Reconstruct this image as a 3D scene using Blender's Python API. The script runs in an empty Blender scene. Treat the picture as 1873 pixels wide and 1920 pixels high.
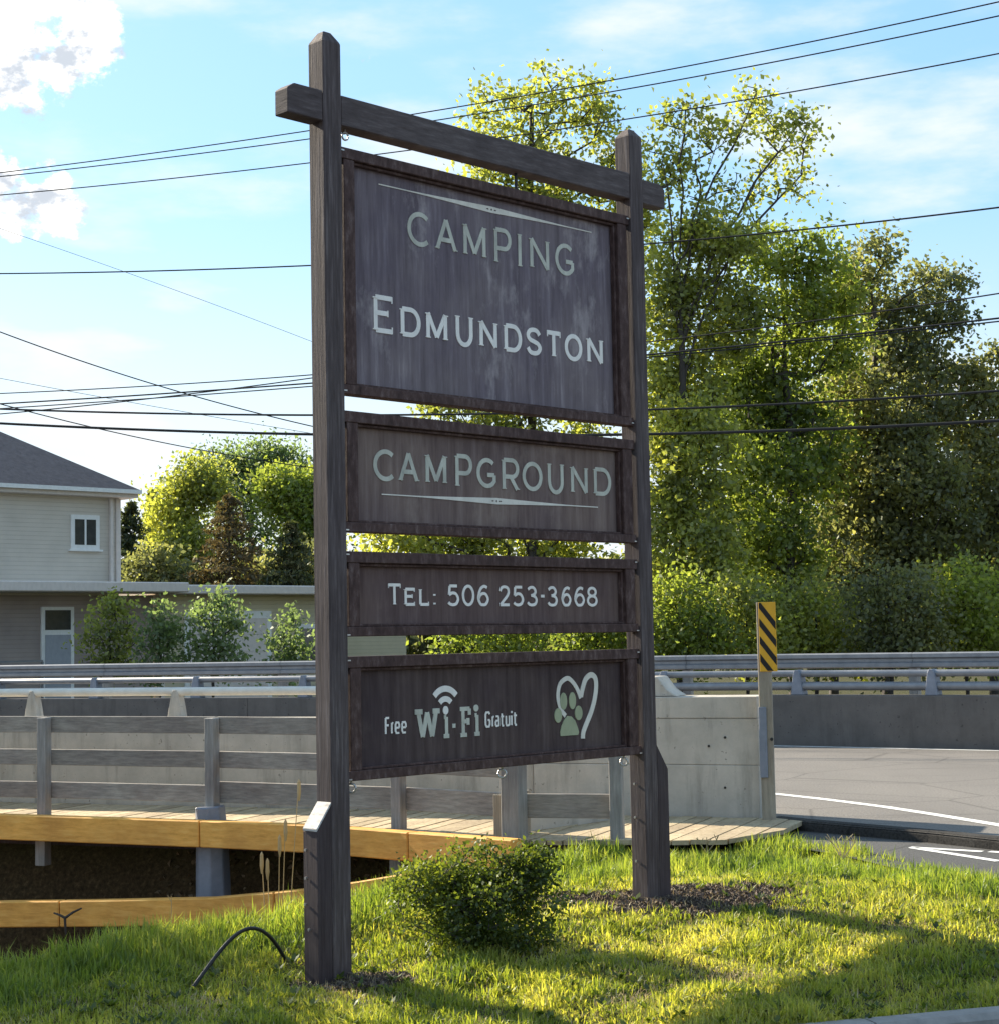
import bpy, bmesh, math, random
import numpy as np
from mathutils import Vector, Matrix

random.seed(7)
rng = np.random.default_rng(11)
scene = bpy.context.scene
col = scene.collection

# ------------------------------------------------------------------ camera
EYE = 1.97
FPX, PITCH, ROLL = 3264.6, 0.0728, 0.019          # focal length in photo pixels, radians
cam_d = bpy.data.cameras.new('camera')
cam = bpy.data.objects.new('camera', cam_d)
col.objects.link(cam)
cam_d.sensor_fit = 'HORIZONTAL'
cam_d.sensor_width = 36.0
cam_d.lens = 36.0 * FPX / 1873.0
cam_d.clip_start = 0.1
cam_d.clip_end = 6000
cam.matrix_world = Matrix.Translation((0, 0, EYE)) @ (Matrix.Rotation(math.pi / 2 + PITCH, 4, 'X') @ Matrix.Rotation(-ROLL, 4, 'Z'))
scene.camera = cam

# ------------------------------------------------------------------ sky and sun
TH = 0.7902                                        # direction of the sign board
SUN_EL = math.radians(27)
SUN_AZ = Vector((-0.75, 0.66, 0)).normalized()   # towards the sun, on the ground (behind the sign, from the left)
SKY_STRENGTH = 0.092
SUN_STRENGTH = 5.0
EXPOSURE = 1.4

world = bpy.data.worlds.new('World')
scene.world = world
world.use_nodes = True
wn, wl = world.node_tree.nodes, world.node_tree.links
wn.clear()


def N(nodes, kind, **kw):
    n = nodes.new(kind)
    for k, v in kw.items():
        setattr(n, k, v)
    return n


def sky_nodes():
    out = N(wn, 'ShaderNodeOutputWorld')
    bg = N(wn, 'ShaderNodeBackground')
    bg.inputs['Strength'].default_value = SKY_STRENGTH
    sky = N(wn, 'ShaderNodeTexSky', sky_type='NISHITA', sun_disc=False)
    sky.sun_elevation = SUN_EL
    sky.sun_rotation = math.atan2(SUN_AZ.x, SUN_AZ.y)
    sky.air_density = 1.25
    sky.dust_density = 0.6
    sky.ozone_density = 2.2
    tc = N(wn, 'ShaderNodeTexCoord')

    def math_n(op, a, b=None, clamp=False):
        m = N(wn, 'ShaderNodeMath', operation=op, use_clamp=clamp)
        for i, v in enumerate((a, b)):
            if v is None:
                continue
            if isinstance(v, (int, float)):
                m.inputs[i].default_value = v
            else:
                wl.new(v, m.inputs[i])
        return m.outputs[0]

    def noise(scale, detail, rough, stretch):
        mp = N(wn, 'ShaderNodeMapping')
        mp.inputs['Scale'].default_value = stretch
        mp.inputs['Rotation'].default_value = (0.0, 0.18, 0.0)
        wl.new(tc.outputs['Generated'], mp.inputs['Vector'])
        t = N(wn, 'ShaderNodeTexNoise')
        t.inputs['Scale'].default_value = scale
        t.inputs['Detail'].default_value = detail
        t.inputs['Roughness'].default_value = rough
        wl.new(mp.outputs[0], t.inputs['Vector'])
        return t.outputs['Fac']

    def ramp(v, lo, hi):
        r = N(wn, 'ShaderNodeMapRange', interpolation_type='SMOOTHSTEP')
        r.inputs['From Min'].default_value = lo
        r.inputs['From Max'].default_value = hi
        wl.new(v, r.inputs['Value'])
        return r.outputs[0]
    # thin, stretched high cloud
    cirrus = math_n('MULTIPLY', ramp(noise(5.5, 7, 0.55, (1.0, 1.0, 3.2)), 0.43, 0.70), 0.95)
    # cumulus heaps: noise whose threshold drops round two heaps low in the western sky
    puff = noise(30, 10, 0.66, (1, 1, 1.2))
    heaps = None
    for (d, r) in CLOUD_HEAPS:
        dist = N(wn, 'ShaderNodeVectorMath', operation='DISTANCE')
        wl.new(tc.outputs['Generated'], dist.inputs[0])
        dist.inputs[1].default_value = d
        m = N(wn, 'ShaderNodeMapRange')
        m.inputs['From Min'].default_value = r * 1.35
        m.inputs['From Max'].default_value = r * 0.35
        m.inputs['To Min'].default_value = 0.0
        m.inputs['To Max'].default_value = 0.34
        wl.new(dist.outputs['Value'], m.inputs['Value'])
        heaps = m.outputs[0] if heaps is None else math_n('MAXIMUM', heaps, m.outputs[0])
    cum = ramp(math_n('ADD', puff, heaps), 0.68, 0.80)
    # haze towards the horizon
    sep = N(wn, 'ShaderNodeSeparateXYZ')
    wl.new(tc.outputs['Generated'], sep.inputs[0])
    low = math_n('MULTIPLY', ramp(sep.outputs['Z'], 0.26, 0.04), 0.8)
    shade = ramp(noise(38, 7, 0.62, (1, 1, 1.5)), 0.40, 0.56)
    white = N(wn, 'ShaderNodeMix', data_type='RGBA')
    white.inputs['A'].default_value = (2.9, 3.15, 3.5, 1)
    white.inputs['B'].default_value = (6.4, 6.3, 6.1, 1)
    wl.new(shade, white.inputs['Factor'])
    # thin even veil of added blue over the whole sky, to brighten the shade
    sky_fill = N(wn, 'ShaderNodeMix', data_type='RGBA')
    sky_fill.inputs['Factor'].default_value = 0.58
    wl.new(sky.outputs[0], sky_fill.inputs['A'])
    sky_fill.inputs['B'].default_value = (1.35, 2.85, 4.5, 1)
    m1 = N(wn, 'ShaderNodeMix', data_type='RGBA')
    wl.new(math_n('MAXIMUM', cirrus, low), m1.inputs['Factor'])
    wl.new(sky_fill.outputs['Result'], m1.inputs['A'])
    m1.inputs['B'].default_value = (4.25, 4.4, 4.55, 1)
    m2 = N(wn, 'ShaderNodeMix', data_type='RGBA')
    wl.new(cum, m2.inputs['Factor'])
    wl.new(m1.outputs['Result'], m2.inputs['A'])
    wl.new(white.outputs['Result'], m2.inputs['B'])
    wl.new(m2.outputs['Result'], bg.inputs['Color'])
    wl.new(bg.outputs[0], out.inputs[0])


def ray(px, py):
    """direction through a photo pixel, from the camera (y forward component close to 1)"""
    xr, yr = px - 936.5, py - 960.0
    c, s = math.cos(ROLL), math.sin(ROLL)
    x, y = xr * c - yr * s, xr * s + yr * c
    v = -y / FPX
    c, s = math.cos(PITCH), math.sin(PITCH)
    return Vector((x / FPX, c - v * s, s + v * c))


def at(px, py, Y):
    r = ray(px, py)
    p = r * (Y / r.y)
    return Vector((p.x, p.y, p.z + EYE))


def G(px, py, z):
    r = ray(px, py)
    p = r * ((z - EYE) / r.z)
    return Vector((p.x, p.y, z))


CLOUD_HEAPS = [(ray(30, 50).normalized(), 0.052), (ray(165, 50).normalized(), 0.030), (ray(110, 120).normalized(), 0.022), (ray(10, 360).normalized(), 0.027), (ray(110, 378).normalized(), 0.017)]
sky_nodes()

sun_d = bpy.data.lights.new('sun', 'SUN')
sun_d.energy = SUN_STRENGTH
sun_d.angle = math.radians(0.53)
sun_d.color = (1.0, 0.88, 0.70)
sun = bpy.data.objects.new('sun', sun_d)
col.objects.link(sun)
to_sun = SUN_AZ * math.cos(SUN_EL) + Vector((0, 0, math.sin(SUN_EL)))
sun.rotation_euler = (-to_sun).to_track_quat('-Z', 'Y').to_euler()
sun.location = (-20, 30, 30)

scene.view_settings.view_transform = 'Standard'
scene.view_settings.look = 'None'
scene.view_settings.gamma = 1.0
scene.view_settings.exposure = EXPOSURE
scene.view_settings.use_curve_mapping = False
scene.cycles.max_bounces = 6
scene.cycles.transparent_max_bounces = 4

# ------------------------------------------------------------------ materials


def mat(name, build, rough=0.8, spec=0.3):
    m = bpy.data.materials.new(name)
    m.use_nodes = True
    nd, lk = m.node_tree.nodes, m.node_tree.links
    b = nd['Principled BSDF']
    b.inputs['Roughness'].default_value = rough
    b.inputs['Specular IOR Level'].default_value = spec
    build(nd, lk, b)
    return m


def tex(nd, lk, kind='ShaderNodeTexNoise', scale=5, detail=6, rough=0.6, stretch=(1, 1, 1), rot=(0, 0, 0), coord='Object'):
    tc = N(nd, 'ShaderNodeTexCoord')
    mp = N(nd, 'ShaderNodeMapping')
    mp.inputs['Scale'].default_value = stretch
    mp.inputs['Rotation'].default_value = rot
    lk.new(tc.outputs[coord], mp.inputs['Vector'])
    t = N(nd, kind)
    t.inputs['Scale'].default_value = scale
    if kind == 'ShaderNodeTexNoise':
        t.inputs['Detail'].default_value = detail
        t.inputs['Roughness'].default_value = rough
    lk.new(mp.outputs[0], t.inputs['Vector'])
    return t


def cramp(nd, lk, v, stops):
    r = N(nd, 'ShaderNodeValToRGB')
    e = r.color_ramp.elements
    while len(e) < len(stops):
        e.new(0.5)
    for el, (p, c) in zip(e, stops):
        el.position = p
        el.color = (*c, 1)
    lk.new(v, r.inputs[0])
    return r.outputs['Color']


def mixc(nd, lk, f, a, b, mode='MIX'):
    m = N(nd, 'ShaderNodeMix', data_type='RGBA', blend_type=mode)
    for k, v in (('Factor', f), ('A', a), ('B', b)):
        if isinstance(v, (int, float)):
            m.inputs[k].default_value = v
        elif isinstance(v, tuple):
            m.inputs[k].default_value = (*v, 1)
        else:
            lk.new(v, m.inputs[k])
    return m.outputs['Result']


def bump(nd, lk, b, v, strength=0.3, dist=0.01):
    bp = N(nd, 'ShaderNodeBump')
    bp.inputs['Strength'].default_value = strength
    bp.inputs['Distance'].default_value = dist
    lk.new(v, bp.inputs['Height'])
    lk.new(bp.outputs[0], b.inputs['Normal'])


def wood_mat(name, c0, c1, c2, grain=(7, 7, 0.6), rough=0.75, isl=0.0, speck=0.0):
    """weathered stained timber, streaks along the vertical (or along whatever the stretch says)"""
    def f(nd, lk, b):
        t = tex(nd, lk, scale=4.5, detail=9, rough=0.72, stretch=grain)
        t2 = tex(nd, lk, scale=1.7, detail=5, rough=0.6)
        c = cramp(nd, lk, t.outputs['Fac'], [(0.28, c0), (0.52, c1), (0.75, c2)])
        c = mixc(nd, lk, cramp(nd, lk, t2.outputs['Fac'], [(0.35, (0, 0, 0)), (0.68, (1, 1, 1))]), c, mixc(nd, lk, 1.0, c, (0.72, 0.68, 0.70), 'MULTIPLY'))
        if isl:
            g = N(nd, 'ShaderNodeObjectInfo')
            c = mixc(nd, lk, 1.0, c, cramp(nd, lk, g.outputs['Random'], [(0, (1 - isl, 1 - isl, 1 - isl)), (1, (1 + isl * 0.4, 1 + isl * 0.4, 1 + isl * 0.4))]), 'MULTIPLY')
        if speck:
            t3 = tex(nd, lk, scale=55, detail=3, rough=0.6, stretch=(1, 1, 0.5))
            c = mixc(nd, lk, cramp(nd, lk, t3.outputs['Fac'], [(0.60, (0, 0, 0)), (0.70, (speck, speck, speck))]), c, tuple(min(1, v * 2.6) for v in c2))
        lk.new(c, b.inputs['Base Color'])
        bump(nd, lk, b, t.outputs['Fac'], 0.45, 0.006)
    return mat(name, f, rough)


M = {}
M['post_wood'] = wood_mat('post_wood', (0.036, 0.025, 0.023), (0.096, 0.074, 0.071), (0.22, 0.185, 0.18), (9, 9, 0.5))
M['beam_wood'] = wood_mat('beam_wood', (0.055, 0.040, 0.037), (0.105, 0.083, 0.080), (0.19, 0.16, 0.155), (1.2, 1.2, 9))
M['frame_wood'] = wood_mat('frame_wood', (0.028, 0.013, 0.010), (0.088, 0.050, 0.043), (0.20, 0.148, 0.135), (5, 5, 2.0))
M['weathered_sunlit_top'] = wood_mat('weathered_sunlit_top', (0.216, 0.2025, 0.189), (0.567, 0.54, 0.4995), (0.837, 0.81, 0.756), (3, 3, 12))
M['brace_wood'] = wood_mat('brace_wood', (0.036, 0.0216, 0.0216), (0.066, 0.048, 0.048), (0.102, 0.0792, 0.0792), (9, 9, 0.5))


def board_f(seed, dark, mid, pale, wear):
    def f(nd, lk, b):
        t = tex(nd, lk, scale=3.0, detail=8, rough=0.7, stretch=(6, 6, 0.45))
        t2 = tex(nd, lk, scale=1.15, detail=6, rough=0.62, rot=(0, 0, seed))
        t4 = tex(nd, lk, scale=2.6, detail=7, rough=0.7, stretch=(1, 1, 0.45), rot=(0, 0, seed * 2.3))
        c = cramp(nd, lk, t.outputs['Fac'], [(0.30, dark), (0.55, mid), (0.82, pale)])
        c = mixc(nd, lk, cramp(nd, lk, t2.outputs['Fac'], [(0.38, (0, 0, 0)), (0.62, (1, 1, 1))]), c, mixc(nd, lk, 1.0, c, (0.74, 0.73, 0.82), 'MULTIPLY'))
        c = mixc(nd, lk, cramp(nd, lk, t4.outputs['Fac'], [(0.56, (0, 0, 0)), (0.70, (wear, wear, wear))]), c, pale)
        lk.new(c, b.inputs['Base Color'])
        r = N(nd, 'ShaderNodeMapRange')
        r.inputs['To Min'].default_value = 0.55
        r.inputs['To Max'].default_value = 0.9
        lk.new(t2.outputs['Fac'], r.inputs['Value'])
        lk.new(r.outputs[0], b.inputs['Roughness'])
        bump(nd, lk, b, t.outputs['Fac'], 0.25, 0.003)
    return f


M['board_a'] = mat('board_a', board_f(0.4, (0.1252, 0.09794, 0.1015), (0.2054, 0.1662, 0.172), (0.4011, 0.3487, 0.3454), 0.85), 0.8, 0.2)
M['board_b'] = mat('board_b', board_f(1.3, (0.1259, 0.08586, 0.07304), (0.2078, 0.1503, 0.1272), (0.3148, 0.2461, 0.2078), 0.5), 0.8, 0.12)
M['board_c'] = mat('board_c', board_f(2.2, (0.1071, 0.0676, 0.05711), (0.1666, 0.1136, 0.09518), (0.2528, 0.1866, 0.1547), 0.45), 0.8, 0.12)
M['board_d'] = mat('board_d', board_f(3.1, (0.05877, 0.03943, 0.03582), (0.09515, 0.06742, 0.06156), (0.1539, 0.1145, 0.1007), 0.4), 0.8, 0.12)


def paint_f(c, wear=0.25):
    def f(nd, lk, b):
        t = tex(nd, lk, scale=9, detail=8, rough=0.7, stretch=(1, 1, 0.5))
        k = cramp(nd, lk, t.outputs['Fac'], [(0.30, tuple(v * (1 - wear) for v in c)), (0.62, c)])
        lk.new(k, b.inputs['Base Color'])
    return f


M['letter_cream'] = mat('letter_cream', paint_f((0.7663, 0.72, 0.627)), 0.6)
M['letter_white'] = mat('letter_white', paint_f((0.88, 0.83, 0.76), 0.15), 0.6)
M['letter_sage'] = mat('letter_sage', paint_f((0.58, 0.57, 0.48), 0.35), 0.65)
M['letter_olive'] = mat('letter_olive', paint_f((0.3795, 0.4025, 0.253), 0.25), 0.65)
M['white_paint'] = mat('white_paint', paint_f((0.78, 0.78, 0.76), 0.12), 0.55)
M['road_paint'] = mat('road_paint', paint_f((0.80, 0.80, 0.76), 0.45), 0.7)


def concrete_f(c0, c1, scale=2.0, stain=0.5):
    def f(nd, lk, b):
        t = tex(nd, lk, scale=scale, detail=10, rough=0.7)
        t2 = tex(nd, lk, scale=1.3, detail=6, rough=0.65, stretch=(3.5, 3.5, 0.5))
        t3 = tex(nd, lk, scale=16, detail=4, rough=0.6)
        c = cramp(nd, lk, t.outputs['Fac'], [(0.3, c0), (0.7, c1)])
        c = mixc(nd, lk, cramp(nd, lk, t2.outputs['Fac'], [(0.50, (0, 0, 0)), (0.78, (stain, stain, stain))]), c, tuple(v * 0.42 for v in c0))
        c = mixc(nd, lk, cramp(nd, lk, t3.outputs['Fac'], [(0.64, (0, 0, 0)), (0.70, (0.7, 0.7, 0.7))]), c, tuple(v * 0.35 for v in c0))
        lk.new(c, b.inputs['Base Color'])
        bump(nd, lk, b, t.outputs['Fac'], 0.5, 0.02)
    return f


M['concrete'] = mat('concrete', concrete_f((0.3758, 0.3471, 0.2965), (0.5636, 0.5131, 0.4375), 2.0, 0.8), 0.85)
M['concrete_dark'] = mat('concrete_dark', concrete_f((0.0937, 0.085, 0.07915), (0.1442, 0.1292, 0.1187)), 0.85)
M['curb'] = mat('curb', concrete_f((0.20, 0.19, 0.18), (0.33, 0.31, 0.29), 3), 0.85)


def asphalt_f(c0, c1):
    def f(nd, lk, b):
        t = tex(nd, lk, scale=45, detail=5, rough=0.75)
        t2 = tex(nd, lk, scale=0.5, detail=7, rough=0.6, stretch=(1.0, 0.35, 1), rot=(0, 0, 0.4))
        t3 = tex(nd, lk, scale=1.3, detail=8, rough=0.72, stretch=(0.25, 1.6, 1), rot=(0, 0, 0.38))
        c = cramp(nd, lk, t2.outputs['Fac'], [(0.3, c0), (0.7, c1)])
        c = mixc(nd, lk, cramp(nd, lk, t3.outputs['Fac'], [(0.57, (0, 0, 0)), (0.66, (0.55, 0.55, 0.55))]), c, tuple(v * 0.6 for v in c0))
        c = mixc(nd, lk, cramp(nd, lk, t.outputs['Fac'], [(0.38, (0.7, 0.7, 0.7)), (0.56, (0, 0, 0))]), c, tuple(v * 0.4 for v in c0))
        vr = tex(nd, lk, kind='ShaderNodeTexVoronoi', scale=0.42)
        vr.feature = 'DISTANCE_TO_EDGE'
        c = mixc(nd, lk, cramp(nd, lk, vr.outputs['Distance'], [(0.0, (0.6, 0.6, 0.6)), (0.012, (0, 0, 0))]), c, tuple(v * 0.35 for v in c0))
        lk.new(c, b.inputs['Base Color'])
        bump(nd, lk, b, t.outputs['Fac'], 0.6, 0.01)
    return f


M['asphalt'] = mat('asphalt', asphalt_f((0.1654, 0.1531, 0.1413), (0.2297, 0.2122, 0.1912)), 0.85)
M['asphalt_dark'] = mat('asphalt_dark', asphalt_f((0.0675, 0.0675, 0.0675), (0.1013, 0.0999, 0.0972)), 0.9)


M['shade_dark'] = mat('shade_dark', asphalt_f((0.040, 0.038, 0.036), (0.085, 0.081, 0.076)), 0.95, 0.1)


def steel_f(c0, c1, metal=0.35):
    def f(nd, lk, b):
        t = tex(nd, lk, scale=6, detail=7, rough=0.65)
        lk.new(cramp(nd, lk, t.outputs['Fac'], [(0.3, c0), (0.7, c1)]), b.inputs['Base Color'])
        b.inputs['Metallic'].default_value = metal
    return f


M['steel'] = mat('steel', steel_f((0.18, 0.186, 0.2039), (0.264, 0.27, 0.2843)), 0.5, 0.5)
M['steel_blue'] = mat('steel_blue', steel_f((0.16, 0.18, 0.22), (0.24, 0.26, 0.31), 0.2), 0.55, 0.4)
M['tube_white'] = mat('tube_white', steel_f((0.625, 0.6, 0.525), (0.775, 0.75, 0.675), 0.1), 0.5, 0.4)
M['iron'] = mat('iron', steel_f((0.35, 0.34, 0.33), (0.55, 0.54, 0.52), 0.7), 0.35, 0.5)
M['black_metal'] = mat('black_metal', steel_f((0.012, 0.012, 0.013), (0.03, 0.03, 0.03), 0.0), 0.5)
M['wire'] = mat('wire', steel_f((0.010, 0.011, 0.013), (0.022, 0.023, 0.025), 0.0), 0.7)
M['deck_wood'] = wood_mat('deck_wood', (0.36, 0.288, 0.168), (0.516, 0.42, 0.264), (0.624, 0.528, 0.348), (5, 2, 5), 0.8, isl=0.25)
M['rail_wood'] = wood_mat('rail_wood', (0.1969, 0.1837, 0.1621), (0.3347, 0.3095, 0.2675), (0.4726, 0.4405, 0.3796), (1.2, 1.2, 10), 0.8, isl=0.15)
M['grey_post'] = wood_mat('grey_post', (0.2012, 0.1941, 0.1796), (0.3019, 0.2946, 0.2731), (0.4169, 0.4025, 0.3737), (9, 9, 0.6), 0.8)
M['ochre_wood'] = wood_mat('ochre_wood', (0.617, 0.2996, 0.05655), (0.8347, 0.4318, 0.09694), (0.9, 0.564, 0.1616), (1.0, 1.0, 7), 0.7)
M['marker_yellow'] = mat('marker_yellow', paint_f((0.72, 0.38, 0.015), 0.15), 0.45, 0.5)
M['marker_black'] = mat('marker_black', paint_f((0.015, 0.013, 0.013), 0.2), 0.5)
M['pale_wood'] = wood_mat('pale_wood', (0.22, 0.19, 0.14), (0.33, 0.29, 0.22), (0.42, 0.38, 0.3), (9, 9, 0.6))


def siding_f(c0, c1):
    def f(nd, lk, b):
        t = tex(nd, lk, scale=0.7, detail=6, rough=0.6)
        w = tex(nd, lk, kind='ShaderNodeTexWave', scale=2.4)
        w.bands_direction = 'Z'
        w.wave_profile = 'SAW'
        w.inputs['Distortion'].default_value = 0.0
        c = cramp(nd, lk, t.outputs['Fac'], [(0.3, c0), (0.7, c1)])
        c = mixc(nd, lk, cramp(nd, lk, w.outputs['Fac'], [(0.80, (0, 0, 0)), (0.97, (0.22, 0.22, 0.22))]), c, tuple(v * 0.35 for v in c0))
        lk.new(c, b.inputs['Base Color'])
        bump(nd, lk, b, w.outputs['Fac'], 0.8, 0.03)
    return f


M['siding'] = mat('siding', siding_f((0.5432, 0.5005, 0.4408), (0.6639, 0.6064, 0.5326)), 0.7)
M['siding_beige'] = mat('siding_beige', siding_f((0.5042, 0.455, 0.3245), (0.6349, 0.5687, 0.4218)), 0.7)
M['siding_shade'] = mat('siding_shade', siding_f((0.3012, 0.2535, 0.2385), (0.4217, 0.3549, 0.3253)), 0.7)
M['shingle'] = mat('shingle', concrete_f((0.1155, 0.09, 0.08556), (0.1898, 0.15, 0.1408), 6, 0.2), 0.9)
M['fascia'] = mat('fascia', paint_f((0.6619, 0.5951, 0.5496), 0.15), 0.6)
M['door_paint'] = mat('door_paint', paint_f((0.34, 0.36, 0.40), 0.15), 0.6)
M['window_glass'] = mat('window_glass', steel_f((0.03, 0.035, 0.04), (0.05, 0.055, 0.06), 0.0), 0.08, 0.8)


def leaf_mat(name, dark, mid, pale, trans, tmix=0.56, patch=0.35):
    m = bpy.data.materials.new(name)
    m.use_nodes = True
    nd, lk = m.node_tree.nodes, m.node_tree.links
    nd.clear()
    out = N(nd, 'ShaderNodeOutputMaterial')
    geo = N(nd, 'ShaderNodeNewGeometry')
    t = tex(nd, lk, scale=patch, detail=3, rough=0.5)
    mv = N(nd, 'ShaderNodeMath', operation='MULTIPLY_ADD')
    lk.new(geo.outputs['Random Per Island'], mv.inputs[0])
    mv.inputs[1].default_value = 0.55
    sb = N(nd, 'ShaderNodeMath', operation='MULTIPLY_ADD')
    lk.new(t.outputs['Fac'], sb.inputs[0])
    sb.inputs[1].default_value = 1.6
    sb.inputs[2].default_value = -0.58
    lk.new(sb.outputs[0], mv.inputs[2])
    c = cramp(nd, lk, mv.outputs[0], [(0.05, dark), (0.45, mid), (0.95, pale)])
    d = N(nd, 'ShaderNodeBsdfDiffuse')
    lk.new(c, d.inputs[0])
    tr = N(nd, 'ShaderNodeBsdfTranslucent')
    lk.new(mixc(nd, lk, 1.0, c, trans, 'MULTIPLY'), tr.inputs[0])
    mx = N(nd, 'ShaderNodeMixShader')
    mx.inputs[0].default_value = tmix
    lk.new(d.outputs[0], mx.inputs[1])
    lk.new(tr.outputs[0], mx.inputs[2])
    gl = N(nd, 'ShaderNodeBsdfGlossy')
    gl.inputs['Roughness'].default_value = 0.45
    gl.inputs['Color'].default_value = (0.6, 0.65, 0.6, 1)
    mg = N(nd, 'ShaderNodeMixShader')
    mg.inputs[0].default_value = 0.045
    lk.new(mx.outputs[0], mg.inputs[1])
    lk.new(gl.outputs[0], mg.inputs[2])
    lk.new(mg.outputs[0], out.inputs[0])
    return m


M['leaf_olive'] = leaf_mat('leaf_olive', (0.1033, 0.1156, 0.04737), (0.2346, 0.2526, 0.07751), (0.3974, 0.3879, 0.1076), (2.1, 2.15, 0.9))
M['leaf_bright'] = leaf_mat('leaf_bright', (0.08256, 0.107, 0.02921), (0.165, 0.1967, 0.04514), (0.2537, 0.2677, 0.05974), (1.9, 2.05, 1.0))
M['leaf_dark'] = leaf_mat('leaf_dark', (0.07243, 0.08413, 0.04962), (0.1449, 0.1558, 0.07798), (0.244, 0.2368, 0.1027), (1.8, 1.8, 0.95))
M['leaf_grey'] = leaf_mat('leaf_grey', (0.07475, 0.09568, 0.05382), (0.1375, 0.172, 0.08223), (0.2242, 0.2691, 0.1271), (1.6, 1.8, 1.0))
M['leaf_brown'] = leaf_mat('leaf_brown', (0.042, 0.0336, 0.0196), (0.077, 0.0588, 0.0308), (0.119, 0.098, 0.0448), (1.6, 1.5, 0.9), 0.35)
M['litter'] = leaf_mat('litter', (0.07, 0.05, 0.03), (0.17, 0.12, 0.07), (0.32, 0.24, 0.15), (0.8, 0.7, 0.5), 0.2, 1.5)
M['needle'] = leaf_mat('needle', (0.0252, 0.0364, 0.0196), (0.0476, 0.0588, 0.0252), (0.0812, 0.084, 0.0336), (1.8, 1.8, 0.8), 0.35)
M['leaf_bush'] = leaf_mat('leaf_bush', (0.026, 0.040, 0.012), (0.060, 0.084, 0.018), (0.135, 0.155, 0.030), (2.3, 2.3, 0.85), 0.45, 2.5)
M['grass_blade'] = leaf_mat('grass_blade', (0.08262, 0.1215, 0.0216), (0.2341, 0.2633, 0.0405), (0.4682, 0.4185, 0.1148), (2.0, 2.0, 0.85), 0.5, 1.3)
M['grass_tall'] = leaf_mat('grass_tall', (0.06, 0.096, 0.0216), (0.144, 0.192, 0.036), (0.276, 0.282, 0.078), (2.1, 2.15, 0.85), 0.5, 1.2)
M['straw'] = leaf_mat('straw', (0.30, 0.23, 0.12), (0.46, 0.37, 0.21), (0.58, 0.50, 0.32), (1.2, 1.1, 0.9), 0.3, 2)
M['bark'] = wood_mat('bark', (0.030, 0.026, 0.022), (0.060, 0.052, 0.044), (0.10, 0.09, 0.08), (6, 6, 1))
M['bark_pale'] = wood_mat('bark_pale', (0.09, 0.08, 0.07), (0.17, 0.155, 0.14), (0.27, 0.25, 0.23), (4, 4, 2))
M['mulch'] = wood_mat('mulch', (0.05, 0.036, 0.028), (0.13, 0.098, 0.078), (0.26, 0.21, 0.17), (8, 8, 8))


def ground_f(nd, lk, b):
    t = tex(nd, lk, scale=1.6, detail=8, rough=0.65)
    t2 = tex(nd, lk, scale=22, detail=6, rough=0.7)
    c = cramp(nd, lk, t.outputs['Fac'], [(0.32, (0.050, 0.062, 0.018)), (0.55, (0.085, 0.082, 0.032)), (0.75, (0.120, 0.098, 0.050))])
    c = mixc(nd, lk, cramp(nd, lk, t2.outputs['Fac'], [(0.35, (0.7, 0.7, 0.7)), (0.65, (0, 0, 0))]), c, (0.040, 0.032, 0.020))
    # bare leaf litter on the steep bank, found from the slope of the ground
    geo = N(nd, 'ShaderNodeNewGeometry')
    sp = N(nd, 'ShaderNodeSeparateXYZ')
    lk.new(geo.outputs['True Normal'], sp.inputs[0])
    sp2 = N(nd, 'ShaderNodeSeparateXYZ')
    lk.new(geo.outputs['Position'], sp2.inputs[0])
    low = N(nd, 'ShaderNodeMapRange')
    low.inputs['From Min'].default_value = -0.10
    low.inputs['From Max'].default_value = -0.5
    lk.new(sp2.outputs['Z'], low.inputs['Value'])
    lit = cramp(nd, lk, t2.outputs['Fac'], [(0.3, (0.030, 0.022, 0.013)), (0.55, (0.090, 0.062, 0.032)), (0.72, (0.17, 0.12, 0.065))])
    c = mixc(nd, lk, low.outputs[0], c, lit)
    lk.new(c, b.inputs['Base Color'])
    bump(nd, lk, b, t2.outputs['Fac'], 0.8, 0.04)


M['ground'] = mat('ground', ground_f, 0.95, 0.1)

# ------------------------------------------------------------------ mesh helpers


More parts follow.
